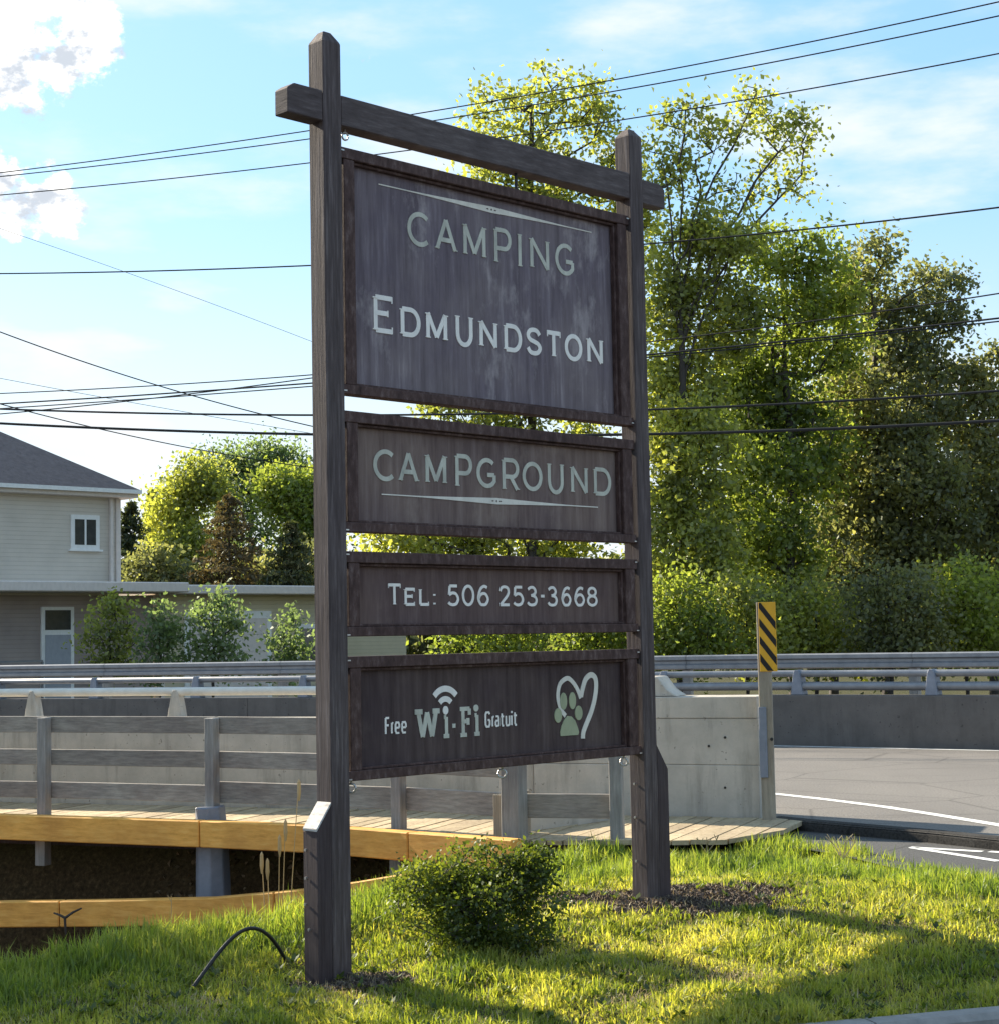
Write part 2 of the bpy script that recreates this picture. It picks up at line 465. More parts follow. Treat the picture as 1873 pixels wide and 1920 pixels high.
class MB:
    """collects shapes in world coordinates and links them as one mesh object"""

    def __init__(self):
        self.v, self.f = [], []

    def add(self, verts, faces):
        o = len(self.v)
        self.v += [tuple(p) for p in verts]
        self.f += [tuple(i + o for i in q) for q in faces]
        return self

    def frame_box(self, o, ex, ey, ez, x0, x1, y0, y1, z0, z1):
        P = [o + ex * x + ey * y + ez * z for z in (z0, z1) for y in (y0, y1) for x in (x0, x1)]
        return self.add(P, [(0, 2, 3, 1), (4, 5, 7, 6), (0, 1, 5, 4), (2, 6, 7, 3), (0, 4, 6, 2), (1, 3, 7, 5)])

    def prism(self, pts, off):
        """polygon pts (3D) swept by the vector off"""
        n = len(pts)
        P = [Vector(p) for p in pts] + [Vector(p) + off for p in pts]
        return self.add(P, [tuple(range(n - 1, -1, -1)), tuple(range(n, 2 * n))] + [(i, (i + 1) % n, n + (i + 1) % n, n + i) for i in range(n)])

    def tube(self, pts, radii, sides=8, cap=True):
        pts = [Vector(p) for p in pts]
        n = len(pts)
        if isinstance(radii, (int, float)):
            radii = [radii] * n
        rings = []
        up = Vector((0, 0, 1))
        for i, p in enumerate(pts):
            d = (pts[min(i + 1, n - 1)] - pts[max(i - 1, 0)]).normalized()
            s = d.cross(up)
            if s.length < 1e-3:
                s = d.cross(Vector((1, 0, 0)))
            s.normalize()
            t = s.cross(d)
            rings.append([p + (s * math.cos(a) + t * math.sin(a)) * radii[i] for a in [2 * math.pi * k / sides for k in range(sides)]])
        V = [q for r in rings for q in r]
        F = [(i * sides + k, i * sides + (k + 1) % sides, (i + 1) * sides + (k + 1) % sides, (i + 1) * sides + k) for i in range(n - 1) for k in range(sides)]
        if cap:
            F += [tuple(range(sides - 1, -1, -1)), tuple((n - 1) * sides + k for k in range(sides))]
        return self.add(V, F)

    def sweep(self, path, prof):
        """closed profile [(side, up)] along a horizontal-ish path; side is to the left of the path"""
        path = [Vector(p) for p in path]
        n, m = len(path), len(prof)
        V = []
        for i, p in enumerate(path):
            d0 = (path[i] - path[i - 1]) if i else (path[1] - path[0])
            d1 = (path[i + 1] - path[i]) if i < n - 1 else d0
            for d in (d0, d1):
                d.z = 0
            d0.normalize(), d1.normalize()
            d = (d0 + d1).normalized()
            s = Vector((-d.y, d.x, 0)) / max(0.4, d.dot(d0))
            V += [p + s * a + Vector((0, 0, b)) for a, b in prof]
        F = [(i * m + k, i * m + (k + 1) % m, (i + 1) * m + (k + 1) % m, (i + 1) * m + k) for i in range(n - 1) for k in range(m)]
        F += [tuple(range(m - 1, -1, -1)), tuple((n - 1) * m + k for k in range(m))]
        return self.add(V, F)

    def build(self, name, material, parent=None, smooth=False, bevel=0.0, origin=None):
        me = bpy.data.meshes.new(name)
        v = self.v
        if parent is None:
            a = np.array(v)
            if origin is None:
                origin = ((a[:, 0].min() + a[:, 0].max()) / 2, (a[:, 1].min() + a[:, 1].max()) / 2, a[:, 2].min())
            v = [tuple(p) for p in (a - np.array(origin))]
        me.from_pydata(v, [], self.f)
        bm = bmesh.new()
        bm.from_mesh(me)
        bmesh.ops.recalc_face_normals(bm, faces=bm.faces)
        if bevel:
            bmesh.ops.bevel(bm, geom=[e for e in bm.edges], offset=bevel, segments=1, affect='EDGES', clamp_overlap=True)
        bm.to_mesh(me)
        bm.free()
        if smooth:
            me.polygons.foreach_set('use_smooth', [True] * len(me.polygons))
        me.materials.append(material)
        return link(name, me, parent, origin)


def link(name, me, parent=None, origin=None):
    o = bpy.data.objects.new(name, me)
    col.objects.link(o)
    if parent is not None:
        o.parent = parent
        if parent.type == 'EMPTY':
            o.matrix_parent_inverse = Matrix.Translation(-Vector(parent.location))
        elif parent.parent is None:
            o.matrix_parent_inverse = Matrix.Translation(-Vector(parent.location))
    elif origin is not None:
        o.location = origin
    return o


def raw_mesh(name, V, F4, material, parent=None, smooth=False, origin=None):
    """big numpy meshes: V (n,3), F4 (m,k)"""
    me = bpy.data.meshes.new(name)
    V = np.asarray(V, dtype=np.float32)
    if parent is None and origin is not None:
        V = V - np.array(origin, dtype=np.float32)
    F4 = np.asarray(F4, dtype=np.int32)
    k = F4.shape[1]
    me.vertices.add(len(V))
    me.vertices.foreach_set('co', V.ravel())
    me.loops.add(F4.size)
    me.loops.foreach_set('vertex_index', F4.ravel())
    me.polygons.add(len(F4))
    me.polygons.foreach_set('loop_start', np.arange(0, F4.size, k, dtype=np.int32))
    if smooth:
        me.polygons.foreach_set('use_smooth', np.ones(len(F4), dtype=bool))
    me.update(calc_edges=True)
    me.materials.append(material)
    return link(name, me, parent, origin)


def tag(o, label=None, cat=None, group=None, kind=None):
    for k, v in (('label', label), ('category', cat), ('group', group), ('kind', kind)):
        if v:
            o[k] = v
    return o


def thing(name, label, cat, loc, group=None):
    o = bpy.data.objects.new(name, None)
    o.empty_display_size = 0.3
    col.objects.link(o)
    o.location = loc
    return tag(o, label, cat, group)


EX, EY, EZ = Vector((1, 0, 0)), Vector((0, 1, 0)), Vector((0, 0, 1))


def sstep(t):
    t = np.clip(t, 0, 1)
    return t * t * (3 - 2 * t)


# ------------------------------------------------------------------ layout of road, walkway and lawn
ROAD_Z = 0.22
N0 = Vector((-5.77, 20.1, 0))                 # a point at the foot of the near parapet
B = Vector((0.927, -0.375, 0)).normalized()   # along the bridge, to the right and nearer
MM = Vector((0.375, 0.927, 0)).normalized()   # across it, away from the camera


def R(t, w, z=0.0):
    return N0 + B * t + MM * w + Vector((0, 0, z))


def tw(x, y):
    d = Vector((x, y, 0)) - N0
    return d.dot(B), d.dot(MM)


DECK_FRONT = [(-12, 21.2), (-9, 20.0), (-5.3, 18.5), (-3.4, 17.65), (-1.81, 16.8), (-1.0, 16.25), (0.09, 15.32), (0.95, 15.12), (1.87, 15.0), (2.5, 15.7), (2.92, 16.33)]
RIM_X = [-60, -8, -2.93, -2.26, -1.58, -0.75, 0.28, 1.0, 1.4]
RIM_Y = [2, 7.5, 10.2, 11.1, 11.5, 12.3, 14.1, 15.4, 40]
APRON_Y = [9.3, 9.9, 11.0, 12.6, 13.6, 14.7, 15.65, 16.5, 17.5]
APRON_X = [5.2, 4.7, 4.1, 3.55, 3.30, 2.95, 2.42, 2.0, 1.9]


def curb_y(X):
    return 8.70 + 0.297 * (X - 1.16)


def ground_z(X, Y):
    X, Y = np.asarray(X, float), np.asarray(Y, float)
    z = np.clip(0.045 + 0.058 * (Y - 10.2), -0.2, 0.15) - 0.075 * sstep((Y - 12.4) / 1.5)
    z = z + 0.018 * np.sin(X * 2.1 + Y * 1.3) + 0.012 * np.sin(X * 4.7 - Y * 3.9) + 0.008 * np.sin(X * 9.1 + Y * 7.7)
    # low hump of rough grass left of the sign
    z = z + 0.01 * np.exp(-(((X + 1.8) / 0.8) ** 2 + ((Y - 11.2) / 0.5) ** 2))
    w = (X - N0.x) * MM.x + (Y - N0.y) * MM.y
    d = Y - np.interp(X, RIM_X, RIM_Y)
    gully = sstep(d / 1.9)
    z = z - 1.95 * gully * (1 - sstep((w + 0.9) / 1.0)) + 0.10 * gully * np.sin(X * 1.9 + 1) * np.sin(Y * 2.7)
    back = sstep((w + 0.9) / 1.0)
    z = z * (1 - back) + (-0.05) * back
    ap = sstep((X - np.interp(Y, APRON_Y, APRON_X)) / 0.22)
    z = z * (1 - ap) + np.minimum(z, -0.02) * ap
    fr = sstep((curb_y(X) + 0.16 - Y) / 0.10)
    z = z * (1 - fr) + (-0.45) * fr
    far = sstep((np.hypot(X, Y - 15) - 30) / 20)
    return z * (1 - far) - 0.05 * far


def build_ground():
    fine_x = np.arange(-14, 8.01, 0.11)
    fine_y = np.arange(6, 24.01, 0.10)
    gx = np.concatenate([[-3000, -1200, -500, -220, -120, -70, -45, -30, -22, -17], fine_x, [9, 11, 14, 18, 25, 40, 70, 120, 220, 500, 1200, 3000]])
    gy = np.concatenate([[-1500, -400, -120, -40, -15, -5, 0, 3, 4.5, 5.3], fine_y, [25, 27, 30, 35, 42, 55, 75, 110, 180, 400, 1000, 2000, 4000]])
    X, Y = np.meshgrid(gx, gy)
    Z = ground_z(X, Y)
    nx, ny = len(gx), len(gy)
    idx = np.arange(nx * ny).reshape(ny, nx)
    F = np.stack([idx[:-1, :-1], idx[:-1, 1:], idx[1:, 1:], idx[1:, :-1]], -1).reshape(-1, 4)
    o = raw_mesh('ground', np.stack([X, Y, Z], -1).reshape(-1, 3), F, M['ground'], smooth=True)
    tag(o, kind='structure')


build_ground()

# road: one sheet over the bridge, its near edge running out into a kerb that turns towards the camera
KERB = [R(8.95, -0.06, ROAD_Z)] + [G(px, py, ROAD_Z) for px, py in ((1500, 1541), (1600, 1550), (1740, 1562), (1873, 1576))]
kd = (KERB[-1] - KERB[-2]).normalized()
KERB += [KERB[-1] + kd * 1.5 + Vector((0.25, 0, 0)), KERB[-1] + kd * 3 + Vector((1.0, 0, 0)), KERB[-1] + kd * 4.5 + Vector((2.6, 0, 0)), KERB[-1] + Vector((12, -4.5, 0))]
edge = [R(-60, 0.02, ROAD_Z), R(8.9, 0.02, ROAD_Z)] + KERB[1:]
FAR_A, FAR_B = Vector((4.34, 27.6, ROAD_Z)), Vector((7.46, 25.42, ROAD_Z))
fdir = (FAR_B - FAR_A).normalized()
FAR = [FAR_A - B * 60, FAR_A - B * 3, FAR_A, FAR_B, FAR_B + fdir * 8]
m = MB()
ring = edge + [Vector((45, 8, ROAD_Z)), Vector((45, 34, ROAD_Z)), Vector((8, 34, ROAD_Z))] + [FAR_A - B * 3 + MM * 1.5, FAR_A - B * 60 + MM * 1.5]
m.add([Vector((p[0], p[1], ROAD_Z)) for p in ring], [tuple(range(len(ring)))])
o = m.build('road', M['asphalt'])
tag(o, kind='structure')
m = MB()
m.sweep(KERB, [(0, -0.25), (0.16, -0.25), (0.16, 0.012), (0.02, 0.012), (0, -0.02)])
o = m.build('road_edge', M['shade_dark'])  # asphalt kerb face, its shaded side put into the dark colour
tag(o, kind='structure')

# lower asphalt strip in front of the kerb
m = MB()
strip = [p + Vector((0, 0, 0.135 - ROAD_Z)) + Vector((0.05, 0.05, 0)) for p in KERB[:-1]]
front = [Vector((x, y, 0.135)) for x, y in ((9, 8.0), (4.9, 9.6), (4.1, 10.9), (3.35, 12.6), (3.05, 13.6), (2.7, 14.7), (2.1, 15.7), (1.6, 16.4))]
m.add([Vector((p.x, p.y, 0.135)) for p in strip + front], [tuple(range(len(strip) + len(front)))])
o = m.build('path', M['asphalt_dark'])
tag(o, kind='structure')

# front car park surface, below the concrete kerb
m = MB()
m.add([Vector((-40, -30, -0.17)), Vector((60, -30, -0.17)), Vector((60, curb_y(60) - 0.05, -0.17)), Vector((-40, curb_y(-40) - 0.05, -0.17))], [(0, 1, 2, 3)])
o = m.build('car_park', M['asphalt_dark'])
tag(o, kind='structure')


def painted(name, pts, wid, z):
    mm = MB()
    L, Rr = [], []
    for i, p in enumerate(pts):
        d = (pts[min(i + 1, len(pts) - 1)] - pts[max(i - 1, 0)])
        s = Vector((-d.y, d.x, 0)).normalized() * wid / 2
        L.append(Vector((p.x + s.x, p.y + s.y, z)))
        Rr.append(Vector((p.x - s.x, p.y - s.y, z)))
    n = len(pts)
    mm.add(L + Rr, [(i, i + 1, n + i + 1, n + i) for i in range(n - 1)])
    ob = mm.build(name, M['road_paint'])
    return tag(ob, kind='structure')


painted('edge_line', [G(x, y, ROAD_Z) for x, y in ((1380, 1483), (1450, 1489), (1550, 1500), (1660, 1514), (1770, 1531), (1873, 1548), (1990, 1570), (2150, 1610))], 0.13, ROAD_Z + 0.004)
painted('far_edge_line', [FAR_A - B * 50 - MM * 0.22] + [p + Vector((-0.16, -0.2, 0)) for p in (FAR_A, FAR_B, FAR_B + fdir * 8)], 0.12, ROAD_Z + 0.004)
for pts in (((1706, 1589), (1775, 1593), (1842, 1597)), ((1712, 1590), (1790, 1602), (1873, 1615)), ((1855, 1597), (1900, 1600), (1960, 1604))):
    painted('path_marking', [G(x, y, 0.139) for x, y in pts], 0.09, 0.139)

# ------------------------------------------------------------------ the concrete kerb round the lawn
kb = thing('kerb', 'low concrete kerb along the front of the lawn, at the lower right', 'kerb', (2.2, curb_y(2.2), -0.2))
kx = -9.0
while kx < 5.2:
    L = 1.55
    x1 = kx + L
    p0, p1 = Vector((kx + 0.006, curb_y(kx + 0.006), 0)), Vector((x1 - 0.006, curb_y(x1 - 0.006), 0))
    m = MB()
    top = 0.005
    m.sweep([p0, p1], [(0, -0.4), (0.15, -0.4), (0.15, top), (0.03, top), (0.0, top - 0.03)])
    m.build('kerb_stone', M['curb'], kb)
    kx = x1

# ------------------------------------------------------------------ bridge: near parapet
np_root = thing('bridge_parapet', 'near concrete bridge parapet with a pale tube rail, ending in a block', 'parapet', R(0, 0, 0))
t0 = -22.0
while t0 < 5.0:
    m = MB()
    m.frame_box(Vector((0, 0, 0)) + N0, B, MM, EZ, t0 + 0.008, t0 + 4.49, 0.0, 0.28, -0.9, 1.17)
    m.build('wall_panel', M['concrete'], np_root, bevel=0.02)
    t0 += 4.5
m = MB().frame_box(N0, B, MM, EZ, t0 + 0.008, 6.55, 0.0, 0.28, -0.9, 1.17)
m.build('wall_panel', M['concrete'], np_root, bevel=0.02)
m = MB().tube([R(-22, 0.14, 1.455), R(6.62, 0.14, 1.455)], 0.048, 10)
m.build('tube_rail', M['tube_white'], np_root, smooth=True)
pt = 0.36
k = -6
for t in [0.36 + 1.92 * k for k in range(-8, 4)]:
    m = MB()
    prof = [(-0.095, 1.16), (0.095, 1.16), (0.075, 1.28), (0.045, 1.42), (0.02, 1.475), (-0.02, 1.475), (-0.045, 1.42), (-0.075, 1.28)]
    m.prism([R(t + a, 0.08, z) for a, z in prof], MM * 0.12)
    m.build('rail_post', M['concrete'], np_root, bevel=0.006)
# end block in three lifts
for (z0, z1, e) in ((-0.3, 0.72, 0.0), (0.72, 1.167, 0.004), (1.167, 1.375, -0.004)):
    m = MB().frame_box(N0, B, MM, EZ, 6.56, 8.86 + e, -0.06 + e, 0.42, z0 + 0.0015, z1 - 0.0015)
    m.build('end_block', M['concrete'], np_root, bevel=0.005)
m = MB().prism([R(a, -0.02, z) for a, z in ((6.6, 1.376), (8.06, 1.376), (7.95, 1.45), (7.86, 1.572), (6.6, 1.572))], MM * 0.36)
m.build('end_block', M['concrete'], np_root, bevel=0.01)
for px, py in ((1317, 1402), (1351, 1385), (1351, 1480)):   # form-tie holes as discs, the shade inside put into their dark colour
    q = at(px, py, 16.7)
    tt, ww = tw(q.x, q.y)
    c_ = R(tt, -0.0635, q.z)
    MB().tube([c_ + MM * 0.01, c_ - MM * 0.0025], 0.012, 8).build('tie_hole', M['shade_dark'], np_root)
# bridge deck edge below the parapet
m = MB().frame_box(N0, B, MM, EZ, -22, 6.4, 0.06, 0.5, -1.5, -0.92)
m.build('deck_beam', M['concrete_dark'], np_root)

# low kerb wall that closes the walkway off at its bend
kw = MB()
a0, a1 = Vector((0.21, 15.95, 0)), Vector((1.12, 17.0, 0))
kwd = (a1 - a0).normalized()
kwn = Vector((kwd.y, -kwd.x, 0))
kw.frame_box(a0, kwd, kwn, EZ, 0, (a1 - a0).length, -0.16, 0.0, 0.0, 0.42)
o = kw.build('low_wall', M['concrete'], bevel=0.012)
tag(o, 'low concrete wall crossing behind the bend in the walkway railing', 'wall')

# ------------------------------------------------------------------ bridge: far parapet and steel rails
FW = [p.copy() for p in FAR]
fp = thing('bridge_parapet', 'far concrete parapet along the road with two steel tubes on top', 'parapet', FAR_A)


def along(path, s0, s1):
    """sub-path between arc lengths"""
    out, acc = [], 0.0
    for a, b in zip(path[:-1], path[1:]):
        L = (b - a).length
        lo, hi = max(s0, acc), min(s1, acc + L)
        if lo < hi - 1e-6:
            p, q = a.lerp(b, (lo - acc) / L), a.lerp(b, (hi - acc) / L)
            if not out:
                out.append(p)
            out.append(q)
        acc += L
    return out


tot = sum((b - a).length for a, b in zip(FW[:-1], FW[1:]))
s = 24.0
while s < tot - 0.1:
    sub = along(FW, s + 0.008, min(s + 4.4, tot))
    if len(sub) > 1:
        m = MB().sweep(sub, [(0, -0.3), (0, 0.77), (0.015, 0.786), (0.265, 0.786), (0.28, 0.77), (0.28, -0.3)])
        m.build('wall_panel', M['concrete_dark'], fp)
    s += 4.4


def off(path, w, z):
    out = []
    for i, p in enumerate(path):
        d = path[min(i + 1, len(path) - 1)] - path[max(i - 1, 0)]
        n = Vector((-d.y, d.x, 0)).normalized()
        out.append(p + n * w + Vector((0, 0, z)))
    return out


for z, r in ((0.92, 0.07), (1.115, 0.055)):
    m = MB().tube(off(along(FW, 24, tot), 0.13, z), r, 10)
    m.build('tube_rail', M['steel'], fp, smooth=True)
s = 25.1
while s < tot - 0.3:
    sub = along(FW, s, s + 0.2)
    p = sub[0]
    d = (sub[-1] - sub[0]).normalized()
    n = Vector((-d.y, d.x, 0))
    prof = [(-0.10, 0.787), (0.10, 0.787), (0.08, 0.95), (0.055, 1.12), (0.03, 1.175), (-0.03, 1.175), (-0.055, 1.12), (-0.08, 0.95)]
    m = MB().prism([p + d * a + n * 0.03 + Vector((0, 0, z)) for a, z in prof], n * 0.2)
    m.build('rail_post', M['steel_blue'], fp, bevel=0.006)
    s += 2.2

# corrugated guardrail just behind it
gr = thing('guardrail', 'corrugated galvanised steel guardrail running behind the far parapet', 'guardrail', FAR_A + MM * 0.7)
GW = off(FW, 0.75, 0)
wprof = [(0.0, 0.0), (-0.045, 0.02), (-0.045, 0.075), (0.0, 0.10), (0.0, 0.14), (-0.045, 0.165), (-0.045, 0.22), (0.0, 0.24)]
wprof = wprof + [(a + 0.012, b) for a, b in reversed(wprof)]
s = 24.0
while s < tot - 0.3:
    sub = along(GW, s, min(s + 3.83, tot))
    if len(sub) > 1:
        m = MB().sweep([p + Vector((0, 0, 1.18)) for p in sub], wprof)
        m.build('rail_panel', M['steel'], gr)
        q = sub[0]
        d = (sub[1] - sub[0]).normalized()
        n = Vector((-d.y, d.x, 0))
        m = MB().frame_box(q, d, n, EZ, -0.07, 0.07, 0.014, 0.16, -0.25, 1.40)
        m.build('post', M['grey_post'], gr)
    s += 3.81

# ------------------------------------------------------------------ boardwalk beside the bridge
fr_tw = sorted([tw(x, y) for x, y in DECK_FRONT])
FT, FWW = [a for a, b in fr_tw], [b for a, b in fr_tw]


def front_w(t):
    return float(np.interp(t, FT, FWW))


bw = thing('boardwalk', 'sunlit plank walkway beside the bridge, carried on ochre timber beams', 'walkway', R(3, -0.8, 0))
t = -3.6
i = 0
while t < 9.2:
    wdt = 0.138
    w0a, w0b = front_w(t), front_w(t + wdt)
    w1 = -0.075 if t > 6.3 else -0.02
    zt = ROAD_Z + random.uniform(-0.005, 0.004) + (0.006 if t > 8.0 else 0)
    if min(w0a, w0b) < w1 - 0.05:
        m = MB()
        q = [R(t, w0a - random.uniform(0.0, 0.05), zt - 0.04), R(t + wdt, w0b - random.uniform(0, 0.05), zt - 0.04), R(t + wdt, w1, zt - 0.04), R(t, w1, zt - 0.04)]
        m.prism(q, EZ * 0.04)
        m.build('plank', M['deck_wood'], bw)
    t += 0.152


def front_pt(px, z=0.0, inset=0.0):
    """point on the walkway's front edge seen at photo column px"""
    best = None
    for (x0, y0), (x1, y1) in zip(DECK_FRONT[:-1], DECK_FRONT[1:]):
        for k in range(40):
            f = k / 40
            x, y = x0 + (x1 - x0) * f, y0 + (y1 - y0) * f
            r = ray(px, 1540)
            e = abs(x / y - r.x / r.y)
            if best is None or e < best[0]:
                best = (e, x, y)
    p = Vector((best[1], best[2], z))
    return p + MM * inset


# ochre beams: edge beam under the deck, and a lower arched one springing from the bank
up = [at(px, py, Y) for px, py, Y in ((-330, 1530, 19.6), (-150, 1541, 18.9), (0, 1550, 18.3), (200, 1557, 17.75), (400, 1564, 17.2), (600, 1573, 16.45), (760, 1586, 15.85), (900, 1597, 15.2), (970, 1603, 14.9))]
def beam_run(name, path, half, lens, material):
    """timber in butt-jointed lengths along a gentle curve"""
    tot_ = sum((q - p).length for p, q in zip(path[:-1], path[1:]))
    s_ = 0.0
    k_ = 0
    while s_ < tot_ - 0.05:
        e_ = min(tot_, s_ + lens[k_ % len(lens)])
        sub_ = along(path, s_ + 0.006, e_ - 0.006)
        mm = MB().sweep(sub_, [(-0.07, -half), (0.07, -half), (0.07, half), (-0.07, half)])
        ob = mm.build(name, material, bw, bevel=0.010)
        s_ = e_
        k_ += 1


beam_run('edge_beam', up, 0.128, (2.3, 2.9, 2.6), M['ochre_wood'])
lo = [at(px, py, Y) for px, py, Y in ((-330, 1722, 18.6), (-150, 1718, 18.1), (0, 1714, 17.6), (200, 1712, 17.2), (400, 1708, 16.8), (560, 1694, 16.4), (680, 1678, 16.0), (790, 1660, 15.6))]
beam_run('arched_beam', lo, 0.125, (3.1, 2.4), M['ochre_wood'])
# dark joists under the deck edge
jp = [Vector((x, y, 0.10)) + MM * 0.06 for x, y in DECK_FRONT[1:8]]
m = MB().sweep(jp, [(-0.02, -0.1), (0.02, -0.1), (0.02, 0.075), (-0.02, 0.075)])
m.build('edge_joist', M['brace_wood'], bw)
# supports
p = front_pt(70, 0, 0.10)
m = MB().frame_box(p, B, MM, EZ, -0.06, 0.06, -0.06, 0.06, -0.30, 0.17)
m.build('support_post', M['grey_post'], bw, bevel=0.006)
p = front_pt(388, 0, 0.08)
m = MB()
m.tube([p + Vector((0.05, 0, -1.9)), p + Vector((0.02, 0, 0.0)), p + Vector((0, 0, 0.36))], [0.21, 0.165, 0.15], 8)
m.build('support_post', M['steel_blue'], bw, bevel=0.01)
p = front_pt(735, 0, 0.10)
m = MB().frame_box(p, B, MM, EZ, -0.06, 0.06, -0.06, 0.06, -1.5, 0.17)
m.build('support_post', M['grey_post'], bw, bevel=0.006)
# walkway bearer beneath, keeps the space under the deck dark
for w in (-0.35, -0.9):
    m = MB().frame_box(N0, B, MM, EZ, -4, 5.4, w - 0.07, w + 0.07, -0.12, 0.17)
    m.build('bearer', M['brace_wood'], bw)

# railing
rl = thing('railing', 'grey three-board wooden railing along the front of the walkway', 'railing', front_pt(388, 0.2))
posts = [(-420, 0), (-250, 0), (70, 0), (388, 0), (735, 0), (955, 0), (1150, 0)]
pp = [front_pt(px, 0, 0.06) for px, _ in posts]
for i, p in enumerate(pp):
    d = (pp[min(i + 1, len(pp) - 1)] - pp[max(i - 1, 0)]).normalized()
    n = Vector((-d.y, d.x, 0))
    hw = 0.055
    m = MB()
    if i == 5:
        m.frame_box(p, d, n, EZ, -0.09, 0.09, -0.04, 0.12, 0.0, 1.30)
        m.build('end_post', M['grey_post'], rl, bevel=0.006)
        m = MB()
        nn = -MM
        m.frame_box(p + d * -0.14, d, n, EZ, -0.05, 0.045, 0.0, 0.5, 0.10, 0.60)
        m.build('end_board', M['pale_wood'], rl, bevel=0.005)
    else:
        zb = 0.175 if i != 6 else -0.05
        m.frame_box(p, d, n, EZ, -hw, hw, 0.0, 0.11, zb, 1.235)
        m.build('post', M['grey_post'], rl, bevel=0.006)
for i in range(len(pp) - 1):
    a, b = pp[i], pp[i + 1]
    d = (b - a).normalized()
    n = Vector((-d.y, d.x, 0))
    L = (b - a).length
    for j, (z0, z1) in enumerate(((1.075, 1.245), (0.735, 0.90), (0.39, 0.56 if i < 3 else 0.60))):
        if i == 5 and j == 1:
            continue
        m = MB()
        m.frame_box(a, d, n, EZ, 0.004 - (0.0 if i else 0.0), L - 0.004, 0.115, 0.158, z0, z1)
        m.build('rail_board', M['rail_wood'], rl, bevel=0.004)

# ------------------------------------------------------------------ hazard marker at the end of the parapet
hp = R(8.98, -0.20, 0)
hm = thing('hazard_marker', 'yellow and black striped hazard marker on a grey post beside the parapet end', 'sign', (hp.x, hp.y, 0.2))
hd = Vector((0.97, -0.24, 0)).normalized()
hn = Vector((hd.y, -hd.x, 0))
m = MB().frame_box(hp, hd, hn, EZ, -0.062, 0.062, -0.045, 0.03, 0.1, 2.27)
m.build('post', M['pale_wood'], hm, bevel=0.006)
m = MB().frame_box(hp, hd, hn, EZ, -0.066, 0.006, 0.032, 0.052, 0.62, 1.28)
m.build('bracket', M['steel_blue'], hm, bevel=0.004)
pw0, pw1, pz0, pz1 = -0.04, 0.122, 1.615, 2.27
m = MB().frame_box(hp, hd, hn, EZ, pw0, pw1, 0.033, 0.041, pz0, pz1)
mk = m.build('marker_plate', M['marker_yellow'], hm, bevel=0.002)
slope = 1.35


def clip_poly(poly, z0, z1):
    for lim, sgn in ((z0, 1), (z1, -1)):
        out = []
        for k in range(len(poly)):
            p, q = poly[k], poly[(k + 1) % len(poly)]
            ip, iq = (p[1] - lim) * sgn >= 0, (q[1] - lim) * sgn >= 0
            if ip:
                out.append(p)
            if ip != iq:
                f = (lim - p[1]) / (q[1] - p[1])
                out.append((p[0] + (q[0] - p[0]) * f, lim))
        poly = out
        if not poly:
            return []
    return poly


for k in range(5):
    zt = pz1 - 0.02 + 0.04 - k * 0.168
    xa, xb = pw0 + 0.004, pw1 - 0.004
    dz = (xb - xa) * slope
    poly = clip_poly([(xa, zt), (xb, zt - dz), (xb, zt - dz - 0.075), (xa, zt - 0.075)][::1], pz0 + 0.006, pz1 - 0.006)
    if len(poly) > 2:
        m = MB().prism([hp + hd * a + hn * 0.0425 + Vector((0, 0, z)) for a, z in poly], hn * 0.0012)
        m.build('stripe', M['marker_black'], mk)
for z in (0.98,):
    m = MB().tube([hp + hd * 0.05 + hn * 0.03 + Vector((0, 0, z)), hp + hd * 0.05 + hn * 0.055 + Vector((0, 0, z))], 0.016, 8)
    m.build('bolt', M['black_metal'], hm)

# ------------------------------------------------------------------ the campground sign
SO = Vector((-0.8981, 10.2269, 0))
U = Vector((math.cos(TH), math.sin(TH), 0))
NV = Vector((math.sin(TH), -math.cos(TH), 0))
W = 2.6494
PS = 0.14


def S(a, b, z):
    return SO + U * a + NV * b + Vector((0, 0, z))


sg = thing('campground_sign', 'tall dark wooden campground sign of four framed boards between two posts', 'sign', S(W / 2, -0.07, 0))
for a, zb, zs, zp in ((-PS, -0.25, 5.555, 5.625), (W, -0.12, 5.52, 5.578)):
    m = MB()
    b0 = -PS
    c = [S(a, b0, zb), S(a + PS, b0, zb), S(a + PS, 0, zb), S(a, 0, zb)]
    V = [v for v in c] + [v + Vector((0, 0, zs - zb)) for v in c]
    ins = 0.042
    t4 = [S(a + ins, b0 + ins, zp), S(a + PS - ins, b0 + ins, zp), S(a + PS - ins, -ins, zp), S(a + ins, -ins, zp)]
    m.add(V + t4, [(3, 2, 1, 0)] + [(k, (k + 1) % 4, 4 + (k + 1) % 4, 4 + k) for k in range(4)] + [(4 + k, 4 + (k + 1) % 4, 8 + (k + 1) % 4, 8 + k) for k in range(4)] + [(8, 9, 10, 11)])
    m.build('post', M['post_wood'], sg, bevel=0.006)
